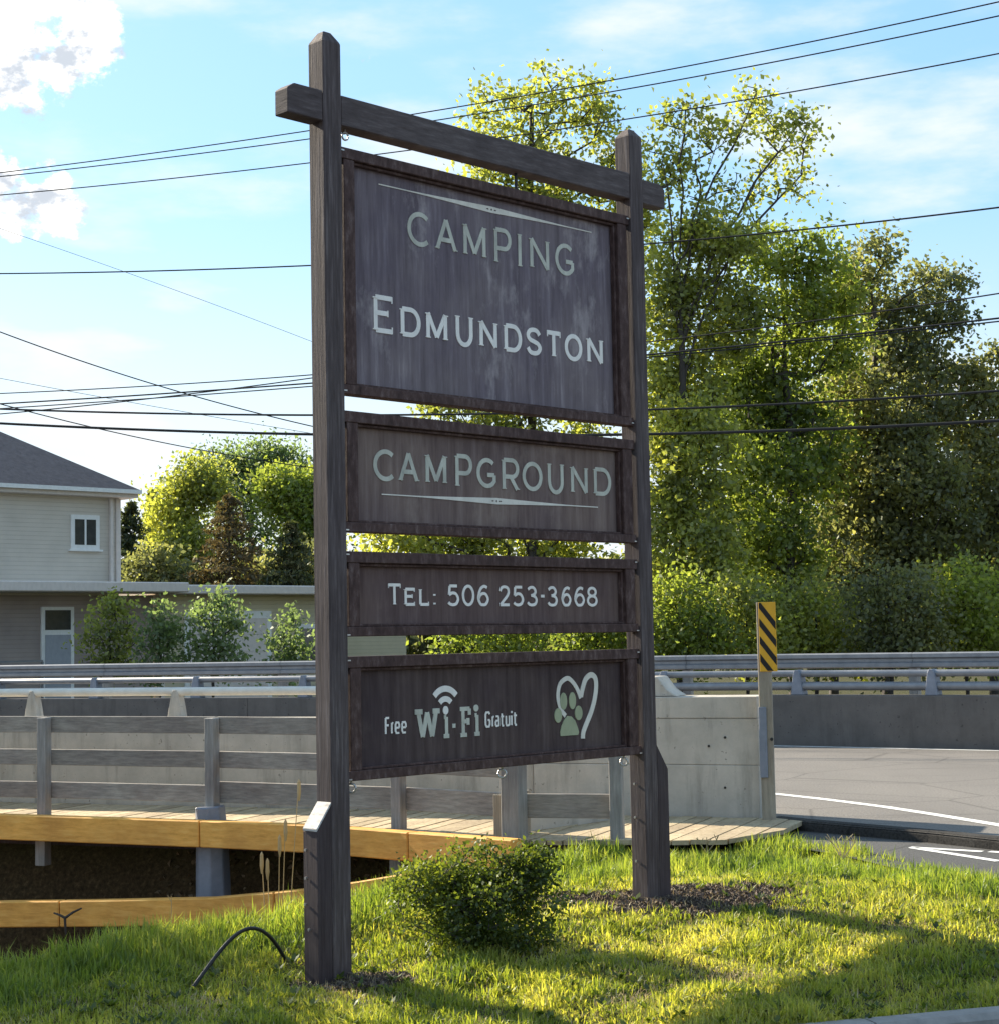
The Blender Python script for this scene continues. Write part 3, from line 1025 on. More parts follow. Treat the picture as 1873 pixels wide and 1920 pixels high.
# crossbeam with chamfered ends that run through the posts
m = MB()
z0, z1 = 5.058, 5.243
bb0, bb1 = -PS + 0.012, -0.004
for (x0, x1, c0, c1) in ((-0.405, -PS - 0.001, 1, 0), (0.001, W - 0.001, 0, 0), (W + PS + 0.001, 3.07, 0, 1)):
    m = MB()
    zt = z1 if x1 < W else z1 - 0.012
    b1 = bb1 if x1 < W else -0.03
    prof0 = [S(x0, bb0, z0), S(x0, b1, z0), S(x0, b1, zt - 0.035 * c0), S(x0, bb0, zt - 0.035 * c0)]
    prof1 = [S(x1, bb0, z0), S(x1, b1, z0), S(x1, b1, zt - 0.035 * c1), S(x1, bb0, zt - 0.035 * c1)]
    V, F = [], []
    cuts = [(x0, 0.035 * c0)] + ([(x0 + 0.05, 0)] if c0 else []) + ([(x1 - 0.05, 0)] if c1 else []) + [(x1, 0.035 * c1)]
    for (x, dz) in cuts:
        V += [S(x, bb0, z0), S(x, b1, z0), S(x, b1, zt - dz), S(x, bb0, zt - dz)]
    for k in range(len(cuts) - 1):
        F += [(k * 4 + q, k * 4 + (q + 1) % 4, k * 4 + 4 + (q + 1) % 4, k * 4 + 4 + q) for q in range(4)]
    F += [(3, 2, 1, 0), tuple((len(cuts) - 1) * 4 + q for q in range(4))]
    m.add(V, F)
    m.build('crossbeam', M['beam_wood'], sg, bevel=0.006)
# short braces with sloped tops at the foot of each post
for sgn, a0, ln, ztop, zlow, zb in ((-1, -PS, 0.105, 1.03, 0.885, -0.25), (1, W + PS, 0.118, 1.215, 1.04, -0.12)):
    x0, x1 = a0 + 0.001 * sgn, a0 + ln * sgn
    m = MB().prism([S(x0, -PS + 0.004, zb), S(x1, -PS + 0.004, zb), S(x1, -PS + 0.004, zlow), S(x0, -PS + 0.004, ztop)], NV * (PS - 0.008))
    br = m.build('brace', M['brace_wood'], sg, bevel=0.004)
    if sgn < 0:
        m = MB().prism([S(x0 + 0.002, -PS + 0.008, ztop + 0.003), S(x1 - 0.004, -PS + 0.008, zlow + 0.001), S(x1 - 0.006, -PS + 0.008, zlow + 0.018), S(x0 + 0.002, -PS + 0.008, ztop + 0.02)], NV * (PS - 0.012))
        m.build('weathered_sunlit_cap', M['weathered_sunlit_top'], br, bevel=0.003)  # weathered slope; the sun on it is put into the pale colour
# pale bolts and nail heads on the feet
for a, zs in ((-PS - 0.06, (0.78, 0.47, 0.33, 0.62)), (W - 0.0, (0.95, 0.72, 0.42))):
    for z in zs:
        q = S(-PS - 0.107, -0.09 + random.uniform(-0.02, 0.02), z) if a < 0 else S(W - 0.002, -0.09, z)
        m = MB().tube([q, q - U * 0.012], 0.009, 6)
        m.build('bolt', M['iron'], sg)

# ---- lettering: strokes drawn as thin raised ribbons
def arc(cx, cy, rx, ry, a0, a1, n=18):
    return [(cx + rx * math.cos(math.radians(a0 + (a1 - a0) * k / n)), cy + ry * math.sin(math.radians(a0 + (a1 - a0) * k / n))) for k in range(n + 1)]


def smooth_line(p, n=5):
    out = []
    for i in range(len(p) - 1):
        p0, p1, p2, p3 = p[max(i - 1, 0)], p[i], p[i + 1], p[min(i + 2, len(p) - 1)]
        for k in range(n):
            t = k / n
            out.append(tuple(0.5 * (2 * p1[c] + (p2[c] - p0[c]) * t + (2 * p0[c] - 5 * p1[c] + 4 * p2[c] - p3[c]) * t * t + (3 * p1[c] - p0[c] - 3 * p2[c] + p3[c]) * t ** 3) for c in (0, 1)))
    return out + [p[-1]]


BOWL = [(0.04, 1), (0.55, 1)] + arc(0.60, 0.715, 0.40, 0.285, 90, -90, 12) + [(0.04, 0.43)]
GL = {
    'C': ([arc(0.56, 0.5, 0.56, 0.5, 48, 312, 26)], []),
    'A': ([[(0.06, 0), (0.5, 1), (0.94, 0)], [(0.2, 0.32), (0.8, 0.32)]], [(0.06, 0), (0.94, 0)]),
    'M': ([[(0.04, 0), (0.04, 1), (0.5, 0.06), (0.96, 1), (0.96, 0)]], [(0.04, 0), (0.96, 0), (0.02, 1), (0.98, 1)]),
    'P': ([[(0.04, 0), (0.04, 1)], BOWL], [(0.04, 0), (0.02, 1)]),
    'R': ([[(0.04, 0), (0.04, 1)], BOWL, [(0.5, 0.43), (0.95, 0)]], [(0.04, 0), (0.02, 1), (0.97, 0)]),
    'I': ([[(0.5, 0), (0.5, 1)]], [(0.5, 0), (0.5, 1)]),
    'N': ([[(0.04, 0), (0.04, 1), (0.96, 0), (0.96, 1)]], [(0.04, 0), (0.0, 1), (0.96, 1)]),
    'G': ([arc(0.54, 0.5, 0.54, 0.5, 48, 318, 26) + [(0.97, 0.2), (0.97, 0.43)], [(0.56, 0.43), (0.97, 0.43)]], []),
    'E': ([[(0.06, 0), (0.06, 1)], [(0.06, 1), (1, 1)], [(0.06, 0.53), (0.75, 0.53)], [(0.06, 0), (1, 0)]], ['v', (1, 0.96), (1, 0.04), (0.75, 0.53), 'h', (0.02, 1), (0.02, 0)]),
    'D': ([[(0.05, 0), (0.05, 1)], [(0.05, 1), (0.5, 1)] + arc(0.5, 0.5, 0.5, 0.5, 90, -90, 18) + [(0.05, 0)]], [(0.03, 1), (0.03, 0)]),
    'U': ([[(0.05, 1), (0.05, 0.36)] + arc(0.5, 0.37, 0.45, 0.37, 180, 360, 14) + [(0.95, 1)]], [(0.05, 1), (0.95, 1)]),
    'S': ([smooth_line([(0.93, 0.80), (0.76, 0.95), (0.5, 1), (0.2, 0.94), (0.06, 0.75), (0.2, 0.58), (0.5, 0.5), (0.8, 0.42), (0.96, 0.25), (0.8, 0.06), (0.5, 0), (0.2, 0.05), (0.04, 0.22)])], []),
    'T': ([[(0, 1), (1, 1)], [(0.5, 0), (0.5, 1)]], [(0.5, 0), 'v', (0, 0.95), (1, 0.95)]),
    'O': ([arc(0.5, 0.5, 0.5, 0.5, 90, 450, 32)], []),
    '0': ([arc(0.5, 0.5, 0.5, 0.5, 90, 450, 32)], []),
    'L': ([[(0.08, 1), (0.08, 0)], [(0.08, 0), (1, 0)]], [(0.08, 1), 'v', (1, 0.05)]),
    ':': ([[(0.5, 0.0), (0.5, 0.14)], [(0.5, 0.72), (0.5, 0.86)]], []),
    '5': ([[(0.92, 1), (0.15, 1), (0.08, 0.53)], smooth_line([(0.08, 0.53), (0.42, 0.63), (0.78, 0.57), (1, 0.32), (0.82, 0.07), (0.45, 0), (0.12, 0.05), (0, 0.13)])], []),
    '6': ([smooth_line([(0.92, 0.93), (0.62, 1), (0.25, 0.86), (0.02, 0.5), (0.02, 0.28), (0.22, 0.04), (0.5, 0), (0.8, 0.05), (1, 0.3), (0.8, 0.55), (0.5, 0.61), (0.2, 0.52), (0.03, 0.32)])], []),
    '2': ([smooth_line([(0.04, 0.76), (0.18, 0.94), (0.5, 1), (0.84, 0.93), (0.95, 0.72), (0.8, 0.5), (0.4, 0.24), (0.04, 0.0)]), [(0.02, 0), (1, 0)]], []),
    '3': ([smooth_line([(0.05, 0.88), (0.3, 0.99), (0.65, 0.99), (0.9, 0.79), (0.74, 0.6), (0.38, 0.54)]), smooth_line([(0.45, 0.54), (0.82, 0.47), (1, 0.27), (0.82, 0.05), (0.45, 0), (0.15, 0.04), (0, 0.15)])], []),
    '8': ([arc(0.5, 0.77, 0.42, 0.23, 90, 450, 24), arc(0.5, 0.27, 0.5, 0.27, 90, 450, 24)], []),
    '-': ([[(0, 0.5), (1, 0.5)]], []),
    'W': ([[(0.14, 1), (0.31, 0), (0.5, 0.96), (0.69, 0), (0.86, 1)], [(0, 1), (0.3, 1)], [(0.72, 1), (1, 1)]], []),
    'i': ([[(0.55, 1), (0.55, 0)], [(0.12, 1), (0.5, 1)], [(0, 0), (1, 0)]], []),
    'F2': ([[(0.3, 0), (0.3, 1)], [(0, 1), (0.95, 1)], [(0.93, 1), (0.93, 0.76)], [(0.3, 0.52), (0.75, 0.52)], [(0.76, 0.64), (0.76, 0.38)], [(0, 0), (0.62, 0)]], []),
    'F': ([[(0.05, 0), (0.05, 1), (1, 1)], [(0.05, 0.54), (0.85, 0.54)]], []),
    'r': ([[(0.15, 0), (0.15, 1)], [(0.15, 0.78), (0.5, 1), (1, 0.96)]], []),
    'e': ([[(0, 0.5), (1, 0.5), (1, 0.8), (0.8, 1), (0.2, 1), (0, 0.8), (0, 0.2), (0.2, 0), (0.95, 0)]], []),
    'a': ([[(0.1, 1), (0.8, 1), (1, 0.8), (1, 0)], [(1, 0.56), (0.25, 0.56), (0, 0.4), (0, 0.14), (0.22, 0), (1, 0.06)]], []),
    't': ([[(0.4, 1), (0.4, 0.15), (0.6, 0), (1, 0)], [(0, 0.76), (1, 0.76)]], []),
    'u': ([[(0, 1), (0, 0.16), (0.16, 0), (0.7, 0), (1, 0.16)], [(1, 1), (1, 0)]], []),
    'l': ([[(0.5, 1), (0.5, 0)]], []),
    'g': ([[(1, 0.86), (0.8, 1), (0.2, 1), (0, 0.85), (0, 0.15), (0.2, 0), (0.8, 0), (1, 0.14), (1, 0.46), (0.55, 0.46)]], []),
}
BB = -0.085                                      # front of the boards


def ribbon(m, pts, w, lift, thick=0.004, closed=False):
    """flat stroke of width w along pts [(a, z)] on the board"""
    n = len(pts)
    L, Rr = [], []
    for i in range(n):
        p = pts[i]
        if closed:
            q0, q1 = pts[(i - 1) % (n - 1)], pts[(i + 1) % (n - 1) if i + 1 >= n - 1 else i + 1]
        else:
            q0, q1 = pts[max(i - 1, 0)], pts[min(i + 1, n - 1)]
        d0 = (p[0] - q0[0], p[1] - q0[1])
        d1 = (q1[0] - p[0], q1[1] - p[1])
        l0, l1 = math.hypot(*d0), math.hypot(*d1)
        if l0 < 1e-9:
            d0, l0 = d1, l1
        if l1 < 1e-9:
            d1, l1 = d0, l0
        d0 = (d0[0] / l0, d0[1] / l0)
        d1 = (d1[0] / l1, d1[1] / l1)
        t = (d0[0] + d1[0], d0[1] + d1[1])
        tl = math.hypot(*t)
        if tl < 0.05:
            t, tl = d0, 1.0
        t = (t[0] / tl, t[1] / tl)
        k = 1.0 / max(0.74, t[0] * d0[0] + t[1] * d0[1])
        nx, nz = -t[1] * w / 2 * k, t[0] * w / 2 * k
        L.append((p[0] + nx, p[1] + nz))
        Rr.append((p[0] - nx, p[1] - nz))
    b0, b1 = BB + 0.0005, BB + thick + lift
    V = [S(a, b1, z) for a, z in L] + [S(a, b1, z) for a, z in Rr] + [S(a, b0, z) for a, z in L] + [S(a, b0, z) for a, z in Rr]
    F = []
    for i in range(n - 1):
        F += [(i, i + 1, n + i + 1, n + i), (2 * n + i, 2 * n + i + 1, i + 1, i), (n + i, n + i + 1, 3 * n + i + 1, 3 * n + i)]
    F += [(0, n, 3 * n, 2 * n), (n - 1, 2 * n + n - 1, 3 * n + n - 1, n + n - 1)]
    m.add(V, F)


def glyph(ch, a0, a1, z0, z1, w, material, parent, serif=True):
    strokes, sers = GL[ch]
    m = MB()
    h = w / 2
    A0, A1, Z0, Z1 = a0 + h, a1 - h, z0 + h * 0.9, z1 - h * 0.9
    if ch in 'I:l':
        A0, A1 = a0, a1
    if ch in 'IPRU' and serif:
        Z0, Z1 = z0 + 0.001, z1 - 0.001

    def mp(p):
        return (A0 + (A1 - A0) * p[0], Z0 + (Z1 - Z0) * p[1])
    lift = 0.0
    split = []
    for st in strokes:                                # straight letters: cut the line at every sharp corner
        run = [st[0]]
        for k_ in range(1, len(st)):
            run.append(st[k_])
            if k_ < len(st) - 1:
                q0, q1, q2 = mp(st[k_ - 1]), mp(st[k_]), mp(st[k_ + 1])
                v0, v1 = (q1[0] - q0[0], q1[1] - q0[1]), (q2[0] - q1[0], q2[1] - q1[1])
                l_ = math.hypot(*v0) * math.hypot(*v1)
                if l_ > 1e-9 and (v0[0] * v1[0] + v0[1] * v1[1]) / l_ < 0.35:
                    split.append(run)
                    run = [st[k_]]
        split.append(run)
    for st in split:
        pts = [mp(p) for p in st]
        ribbon(m, pts, w, lift, closed=(len(pts) > 20 and abs(pts[0][0] - pts[-1][0]) < 1e-6 and abs(pts[0][1] - pts[-1][1]) < 1e-6))
        lift += 0.0007
    if serif:
        mode = 'h'
        for s_ in sers:
            if isinstance(s_, str):
                mode = s_
                continue
            x, z = mp(s_)
            e = w * 0.68
            if mode == 'h':
                z += (w * 0.14 if s_[1] < 0.5 else -w * 0.14)
                ribbon(m, [(x - e, z), (x + e, z)], w * 0.24, lift)
            else:
                ribbon(m, [(x, z - e), (x, z + e)], w * 0.26, lift)
            lift += 0.0005
    return m.build('letter', material, parent)


def sign_panel(zt, zb, bmat, bolts=False):
    root_mesh = MB().frame_box(SO, U, NV, EZ, 0.112, W - 0.112, BB - 0.02, BB, zb + 0.03, zt - 0.04)
    pn = root_mesh.build('sign_board', bmat, sg)
    f0, f1 = -0.112, -0.020
    for (a0, a1, y0, y1, nm) in ((0.0015, W - 0.0015, zt - 0.068, zt, 'frame_rail'), (0.0015, W - 0.0015, zb, zb + 0.058, 'frame_rail')):
        MB().frame_box(SO, U, NV, EZ, a0, a1, f0, f1, y0, y1).build(nm, M['frame_wood'], pn, bevel=0.004)
    for (a0, a1) in ((0.032, 0.118), (W - 0.122, W - 0.024)):
        MB().frame_box(SO, U, NV, EZ, a0, a1, f0 + 0.004, f1 - 0.004, zb + 0.0585, zt - 0.0685).build('frame_stile', M['frame_wood'], pn, bevel=0.004)
    # thin bead round the inside of the frame
    for (a0, a1, y0, y1) in ((0.1185, W - 0.1225, zt - 0.086, zt - 0.0695), (0.1185, W - 0.1225, zb + 0.0592, zb + 0.074)):
        MB().frame_box(SO, U, NV, EZ, a0, a1, BB + 0.001, -0.048, y0, y1).build('bead', M['frame_wood'], pn, bevel=0.003)
    MB().frame_box(SO, U, NV, EZ, W - 0.142, W - 0.1228, BB + 0.001, -0.049, zb + 0.0745, zt - 0.0865).build('bead', M['frame_wood'], pn, bevel=0.003)
    return pn


p1 = sign_panel(4.936, 3.441, M['board_a'])
p2 = sign_panel(3.341, 2.619, M['board_b'])
p3 = sign_panel(2.504, 2.000, M['board_c'])
p4 = sign_panel(1.883, 1.155, M['board_d'])

for ch, a0, a1 in (('C', .593, .788), ('A', .822, 1.029), ('M', 1.072, 1.284), ('P', 1.354, 1.516), ('I', 1.577, 1.615), ('N', 1.688, 1.883), ('G', 1.94, 2.132)):
    glyph(ch, a0, a1, 4.438, 4.656, 0.029, M['letter_sage'], p1)
for i, (ch, a0, a1) in enumerate((('E', .297, .468), ('D', .519, .692), ('M', .735, .926), ('U', .991, 1.152), ('N', 1.204, 1.372), ('D', 1.428, 1.598), ('S', 1.636, 1.792), ('T', 1.83, 1.983), ('O', 2.016, 2.193), ('N', 2.24, 2.408))):
    glyph(ch, a0, a1, 3.853, 4.085 if i == 0 else 4.038, 0.030, M['letter_white'], p1)
for ch, a0, a1 in (('C', .285, .465), ('A', .481, .663), ('M', .709, .897), ('P', .968, 1.12), ('G', 1.159, 1.336), ('R', 1.386, 1.546), ('O', 1.578, 1.768), ('U', 1.814, 1.98), ('N', 2.044, 2.22), ('D', 2.275, 2.46)):
    glyph(ch, a0, a1, 2.942, 3.135, 0.028, M['letter_sage'], p2)
for ch, a0, a1, z0, z1 in (('T', .384, .497, 2.183, 2.318), ('E', .519, .613, 2.183, 2.293), ('L', .639, .731, 2.183, 2.293), (':', .757, .788, 2.183, 2.275),
                           ('5', .883, .984, 2.181, 2.316), ('0', 1.011, 1.119, 2.181, 2.316), ('6', 1.146, 1.249, 2.181, 2.316), ('2', 1.34, 1.441, 2.181, 2.314), ('5', 1.466, 1.567, 2.180, 2.313),
                           ('3', 1.596, 1.697, 2.180, 2.312), ('-', 1.721, 1.772, 2.236, 2.258), ('3', 1.792, 1.891, 2.179, 2.312), ('6', 1.929, 2.026, 2.179, 2.312), ('6', 2.057, 2.161, 2.179, 2.312), ('8', 2.183, 2.29, 2.178, 2.312)):
    glyph(ch, a0, a1, z0, z1, 0.0185, M['letter_white'], p3)
for ch, a0, a1, z0, z1, w, mt in (('F', .347, .388, 1.406, 1.513, .013, 'letter_white'), ('r', .396, .421, 1.408, 1.482, .012, 'letter_white'), ('e', .428, .470, 1.408, 1.482, .012, 'letter_white'), ('e', .481, .524, 1.408, 1.482, .012, 'letter_white'),
                                  ('W', .577, .814, 1.364, 1.547, .032, 'letter_sage'), ('i', .82, .892, 1.362, 1.503, .026, 'letter_sage'), ('-', .896, .948, 1.418, 1.450, .026, 'letter_sage'), ('F2', .963, 1.076, 1.361, 1.547, .026, 'letter_sage'), ('i', 1.086, 1.157, 1.362, 1.504, .026, 'letter_sage'),
                                  ('g', 1.193, 1.243, 1.408, 1.510, .013, 'letter_white'), ('r', 1.253, 1.279, 1.408, 1.481, .012, 'letter_white'), ('a', 1.283, 1.324, 1.408, 1.481, .012, 'letter_white'), ('t', 1.330, 1.366, 1.408, 1.497, .012, 'letter_white'),
                                  ('u', 1.376, 1.417, 1.408, 1.481, .012, 'letter_white'), ('l', 1.426, 1.439, 1.408, 1.481, .012, 'letter_white'), ('t', 1.446, 1.484, 1.408, 1.499, .012, 'letter_white')):
    glyph(ch, a0, a1, z0, z1, w, M[mt], p4, serif=False)


def flat(name, pts, material, parent, thick=0.004):
    m = MB().prism([S(a, BB + 0.0005, z) for a, z in pts], NV * thick)
    return m.build(name, material, parent)


flat('letter', arc(.852, 1.533, .023, .027, 0, 345, 20), M['letter_white'], p4, 0.0045)
flat('letter', arc(1.116, 1.536, .022, .022, 0, 345, 20), M['letter_sage'], p4, 0.0045)
flat('letter', [(1.427, 1.491), (1.440, 1.491), (1.440, 1.504), (1.427, 1.504)], M['letter_white'], p4)
for r0, r1, cz in ((0.112, 0.150, 1.536), (0.050, 0.085, 1.536)):
    flat('wifi_arc', arc(.851, cz, r1 * 0.95, r1, 42, 138, 16) + arc(.851, cz, r0 * 0.95, r0, 138, 42, 16), M['letter_white'], p4)
# paw and heart emblem
m = MB()
ribbon(m, smooth_line([(1.945, 1.45), (1.902, 1.493), (1.876, 1.565), (1.88, 1.623), (1.899, 1.664), (1.935, 1.689), (1.979, 1.698), (2.026, 1.669), (2.069, 1.62), (2.098, 1.562)]), 0.031, 0.0)
ribbon(m, smooth_line([(2.101, 1.571), (2.116, 1.618), (2.144, 1.677), (2.179, 1.707), (2.215, 1.714), (2.246, 1.695), (2.256, 1.656), (2.25, 1.596), (2.227, 1.522), (2.193, 1.454), (2.151, 1.39), (2.117, 1.333), (2.111, 1.291)]), 0.038, 0.0008)
m.build('heart_emblem', M['letter_cream'], p4)
for cx, cz, rx, rz in ((1.926, 1.548, .034, .057), (2.014, 1.548, .034, .057), (1.871, 1.456, .036, .048), (2.073, 1.464, .037, .049)):
    flat('paw_pad', arc(cx, cz, rx, rz, 0, 345, 20), M['letter_olive'], p4, 0.0056)
flat('paw_pad', [(1.890, 1.319), (1.888, 1.345), (1.900, 1.382), (1.926, 1.422), (1.962, 1.449), (2.001, 1.443), (2.036, 1.414), (2.061, 1.365), (2.071, 1.335), (2.061, 1.318)], M['letter_olive'], p4, 0.0056)
# tapered rules with a small diamond of cut-outs


def rule(parent, zc, a0, a1, hh, material):
    mid = (a0 + a1) / 2
    top, bot = [], []
    for k in range(-12, 13):
        x = mid + (a1 - a0) / 2 * k / 12
        f = abs(k) / 12
        h = 0.0035 + (hh - 0.0035) * max(0.0, 1 - f / 0.72) ** 1.15
        top.append((x, zc + h))
        bot.append((x, zc - h))
    r = flat('rule', top + bot[::-1], material, parent, 0.004)
    for dx, w_, h_ in ((-0.035, 0.013, 0.005), (0.0, 0.007, 0.009), (0.035, 0.013, 0.005)):
        x = mid + dx
        mm = MB().prism([S(x - w_, BB + 0.0047, zc), S(x, BB + 0.0047, zc - h_), S(x + w_, BB + 0.0047, zc), S(x, BB + 0.0047, zc + h_)], NV * 0.0006)
        mm.build('rule_cutout', M['board_d'], parent)


rule(p1, 4.778, 0.359, 2.315, 0.021, M['letter_cream'])
rule(p2, 2.860, 0.350, 2.316, 0.021, M['letter_cream'])

# eye bolts


def ring(c, r, tube_r, ax1, ax2, parent):
    m = MB()
    m.tube([c + ax1 * r * math.cos(2 * math.pi * k / 14) + ax2 * r * math.sin(2 * math.pi * k / 14) for k in range(15)], tube_r, 6, cap=False)
    m.tube([c + EZ * r, c + EZ * (r + 0.055)], tube_r * 0.9, 6)
    return m.build('eye_bolt', M['iron'], parent, smooth=True)


ring(S(0.075, -0.06, 5.018), 0.024, 0.006, U, EZ, sg)
for a in (0.060, 1.315, 2.50):
    ring(S(a, -0.06, 1.112), 0.026, 0.007, (U * 0.7 + NV * 0.7), EZ, sg)
m = MB().tube([S(1.56, -0.07, 4.93), S(1.56, -0.07, 5.06)], 0.012, 6)
m.build('spacer_rod', M['black_metal'], sg)
for a in (0.005, W - 0.03):
    for z in (3.46, 4.915, 2.63, 2.485, 2.01, 1.86, 1.165):
        m = MB().frame_box(SO, U, NV, EZ, a, a + 0.025, -0.018, -0.014, z - 0.004, z + 0.004)
        m.build('bracket', M['iron'], sg)

# ------------------------------------------------------------------ house on the far bank
HE = Vector((0.73, 0.683, 0)).normalized()
HN = Vector((0.683, -0.73, 0)).normalized()
H0 = Vector((-14.9, 52.0, 0))
hs = thing('house', 'two-storey grey house with a hipped dark roof and a long flat porch roof', 'house', H0)


def hbox(s0, s1, n0, n1, z0, z1):
    return MB().frame_box(H0, HE, HN, EZ, s0, s1, n0, n1, z0, z1)


hbox(-10, 3.97, -9.5, 0, 0, 6.62).build('wall', M['siding'], hs)
# eaves board and soffit
hbox(-10.45, 4.42, -9.95, 0.45, 6.621, 6.86).build('eave', M['fascia'], hs)
rz = 6.865
s0, s1, n0, n1 = -10.5, 4.47, -10.0, 0.50
rise = (n1 - n0) / 2 * 0.62
V = [H0 + HE * a + HN * b + Vector((0, 0, c)) for a, b, c in ((s0, n0, rz), (s1, n0, rz), (s1, n1, rz), (s0, n1, rz), (s0 + 5.25, (n0 + n1) / 2, rz + rise), (s1 - 5.25, (n0 + n1) / 2, rz + rise))]
MB().add(V, [(0, 1, 2, 3), (3, 2, 5, 4), (2, 1, 5), (1, 0, 4, 5), (0, 3, 4)]).build('roof', M['shingle'], hs)
# window
ws0, ws1, wz0, wz1 = 2.28, 3.27, 4.98, 6.05
wf = hbox(ws0, ws1, 0.002, 0.05, wz0, wz1).build('window', M['white_paint'], hs)
for a0, a1 in ((ws0 + 0.13, (ws0 + ws1) / 2 - 0.035), ((ws0 + ws1) / 2 + 0.035, ws1 - 0.13)):
    hbox(a0, a1, 0.052, 0.056, wz0 + 0.14, wz1 - 0.14).build('pane', M['window_glass'], wf)
hbox(ws0 - 0.08, ws1 + 0.08, 0.003, 0.12, wz0 - 0.06, wz0 - 0.002).build('window_sill', M['white_paint'], wf)
# ground floor: entrance left, porch shade put into its dark siding, beige wing right
hbox(-10, 5.2, -0.0, 0.03, 0.0, 3.55).build('porch_wall', M['siding_shade'], hs)
wing = hbox(5.3, 15.5, -6.0, 0.25, 0.0, 3.58)
wing.build('wing_wall', M['siding_beige'], hs)
hbox(-10.3, 5.6, -0.4, 1.5, 3.62, 3.93).build('porch_roof', M['fascia'], hs, bevel=0.03)
hbox(5.45, 16.2, -6.4, 0.9, 3.585, 3.88).build('porch_roof', M['fascia'], hs, bevel=0.03)
df = hbox(1.25, 2.35, 0.032, 0.10, 0.0, 3.2).build('door_frame', M['white_paint'], hs)
hbox(1.37, 2.23, 0.102, 0.12, 0.05, 2.35).build('door', M['door_paint'], df)
hbox(1.37, 2.23, 0.102, 0.115, 2.5, 3.1).build('transom_pane', M['window_glass'], df)
gf = hbox(6.2, 9.6, 0.252, 0.30, 0.0, 3.05).build('garage_door_frame', M['white_paint'], hs)
for k in range(5):
    hbox(6.4, 9.4, 0.302, 0.33, 0.03 + k * 0.56, 0.03 + k * 0.56 + 0.545).build('door_panel', M['fascia'], gf)
hbox(3.86, 4.02, 0.004, 0.05, 3.94, 6.60).build('corner_board', M['fascia'], hs)
hbox(3.60, 3.70, 0.06, 0.15, 3.95, 6.60).build('downpipe', M['fascia'], hs)
hbox(-10.5, 4.46, 0.46, 0.60, 6.74, 6.862).build('gutter', M['white_paint'], hs)
hbox(5.305, 5.45, 0.252, 0.29, 0.0, 3.57).build('corner_board', M['fascia'], hs)
hbox(10.6, 12.4, 0.252, 0.30, 1.2, 2.6).build('window', M['white_paint'], hs)
hbox(10.75, 12.25, 0.302, 0.306, 1.35, 2.45).build('pane', M['window_glass'], hs)
hbox(-0.9, 1.0, 0.6, 0.66, 1.55, 1.60).build('handrail', M['steel'], hs)
for a in (-0.9, 0.97):
    hbox(a, a + 0.05, 0.6, 0.66, 0.0, 1.55).build('handrail_post', M['steel'], hs)

# ------------------------------------------------------------------ vegetation builders


def leaves_arrays(C, size, aspect=0.5, up=0.0, gen=None):
    """diamond leaves at centres C; returns verts (4n,3), faces"""
    g = gen or rng
    n = len(C)
    d = g.normal(size=(n, 3))
    d[:, 2] = d[:, 2] * (1 - up) + up * np.abs(d[:, 2]) * 1.5
    d /= np.linalg.norm(d, axis=1)[:, None]
    e = g.normal(size=(n, 3))
    e -= d * (e * d).sum(1)[:, None]
    e /= np.linalg.norm(e, axis=1)[:, None]
    nn = np.cross(d, e)
    L = (size * g.uniform(0.65, 1.35, n))[:, None]
    Wd = L * aspect
    bend = nn * L * g.uniform(-0.18, 0.18, n)[:, None]
    V = np.stack([C - d * L * 0.5, C + e * Wd * 0.5 + bend, C + d * L * 0.5, C - e * Wd * 0.5 + bend], 1).reshape(-1, 3)
    F = np.arange(4 * n).reshape(n, 4)
    return V, F


def skeleton(base, trunk, clumps, gen, tip=0.012, up_pen=1.3, trunk_min=0.0, leaders=()):
    """joins every clump to the nearest lower branch point; returns tubes [(p, q, rp, rq)]"""
    pts = [np.array(p, float) for p in trunk]
    par = [-1] + list(range(len(trunk) - 1))
    for j0, e in leaders:                             # upright forked stems rising from the trunk
        a0_ = pts[j0]
        last = j0
        e = np.array(e, float)
        for q in range(1, 8):
            f = q / 7
            p = a0_ + (e - a0_) * f
            p[:2] = a0_[:2] + (e[:2] - a0_[:2]) * f ** 1.4
            pts.append(p + gen.normal(size=3) * 0.05)
            par.append(last)
            last = len(pts) - 1
    cl = [np.array(c, float) for c in clumps]
    tr = np.array(trunk, float)
    order = np.argsort([np.min(np.linalg.norm(tr - c, axis=1)) for c in cl])
    for k in order:
        c = cl[k]
        P = np.array(pts)
        d = np.linalg.norm(P - c, axis=1)
        rise = c[2] - P[:, 2]
        cost = d + np.where(rise < 0.25 * d, (0.25 * d - rise) * up_pen, 0)
        cost[0] += 3
        j = int(np.argmin(cost))
        a = pts[j]
        L = d[j]
        last = j
        ns = max(1, int(L / 0.9))
        for q in range(1, ns + 1):
            f = q / ns
            p = a + (c - a) * f
            if q < ns:
                p = p + gen.normal(size=3) * 0.06 * L / ns ** 0.5
                p[2] += 0.10 * L * math.sin(math.pi * f) * 0.3
            pts.append(p)
            par.append(last)
            last = len(pts) - 1
    n = len(pts)
    area = np.zeros(n)
    child = np.zeros(n)
    for i in range(n - 1, -1, -1):
        if area[i] == 0:
            area[i] = tip ** 2
        if par[i] >= 0:
            area[par[i]] += area[i] * 0.92
    r = np.sqrt(area)
    r[:len(trunk)] = np.maximum(r[:len(trunk)], trunk_min * np.linspace(1.0, 0.35, len(trunk)))
    return [(pts[par[i]], pts[i], max(r[i], min(r[par[i]], r[i] * 1.25)), r[i]) for i in range(1, n) if par[i] >= 0]


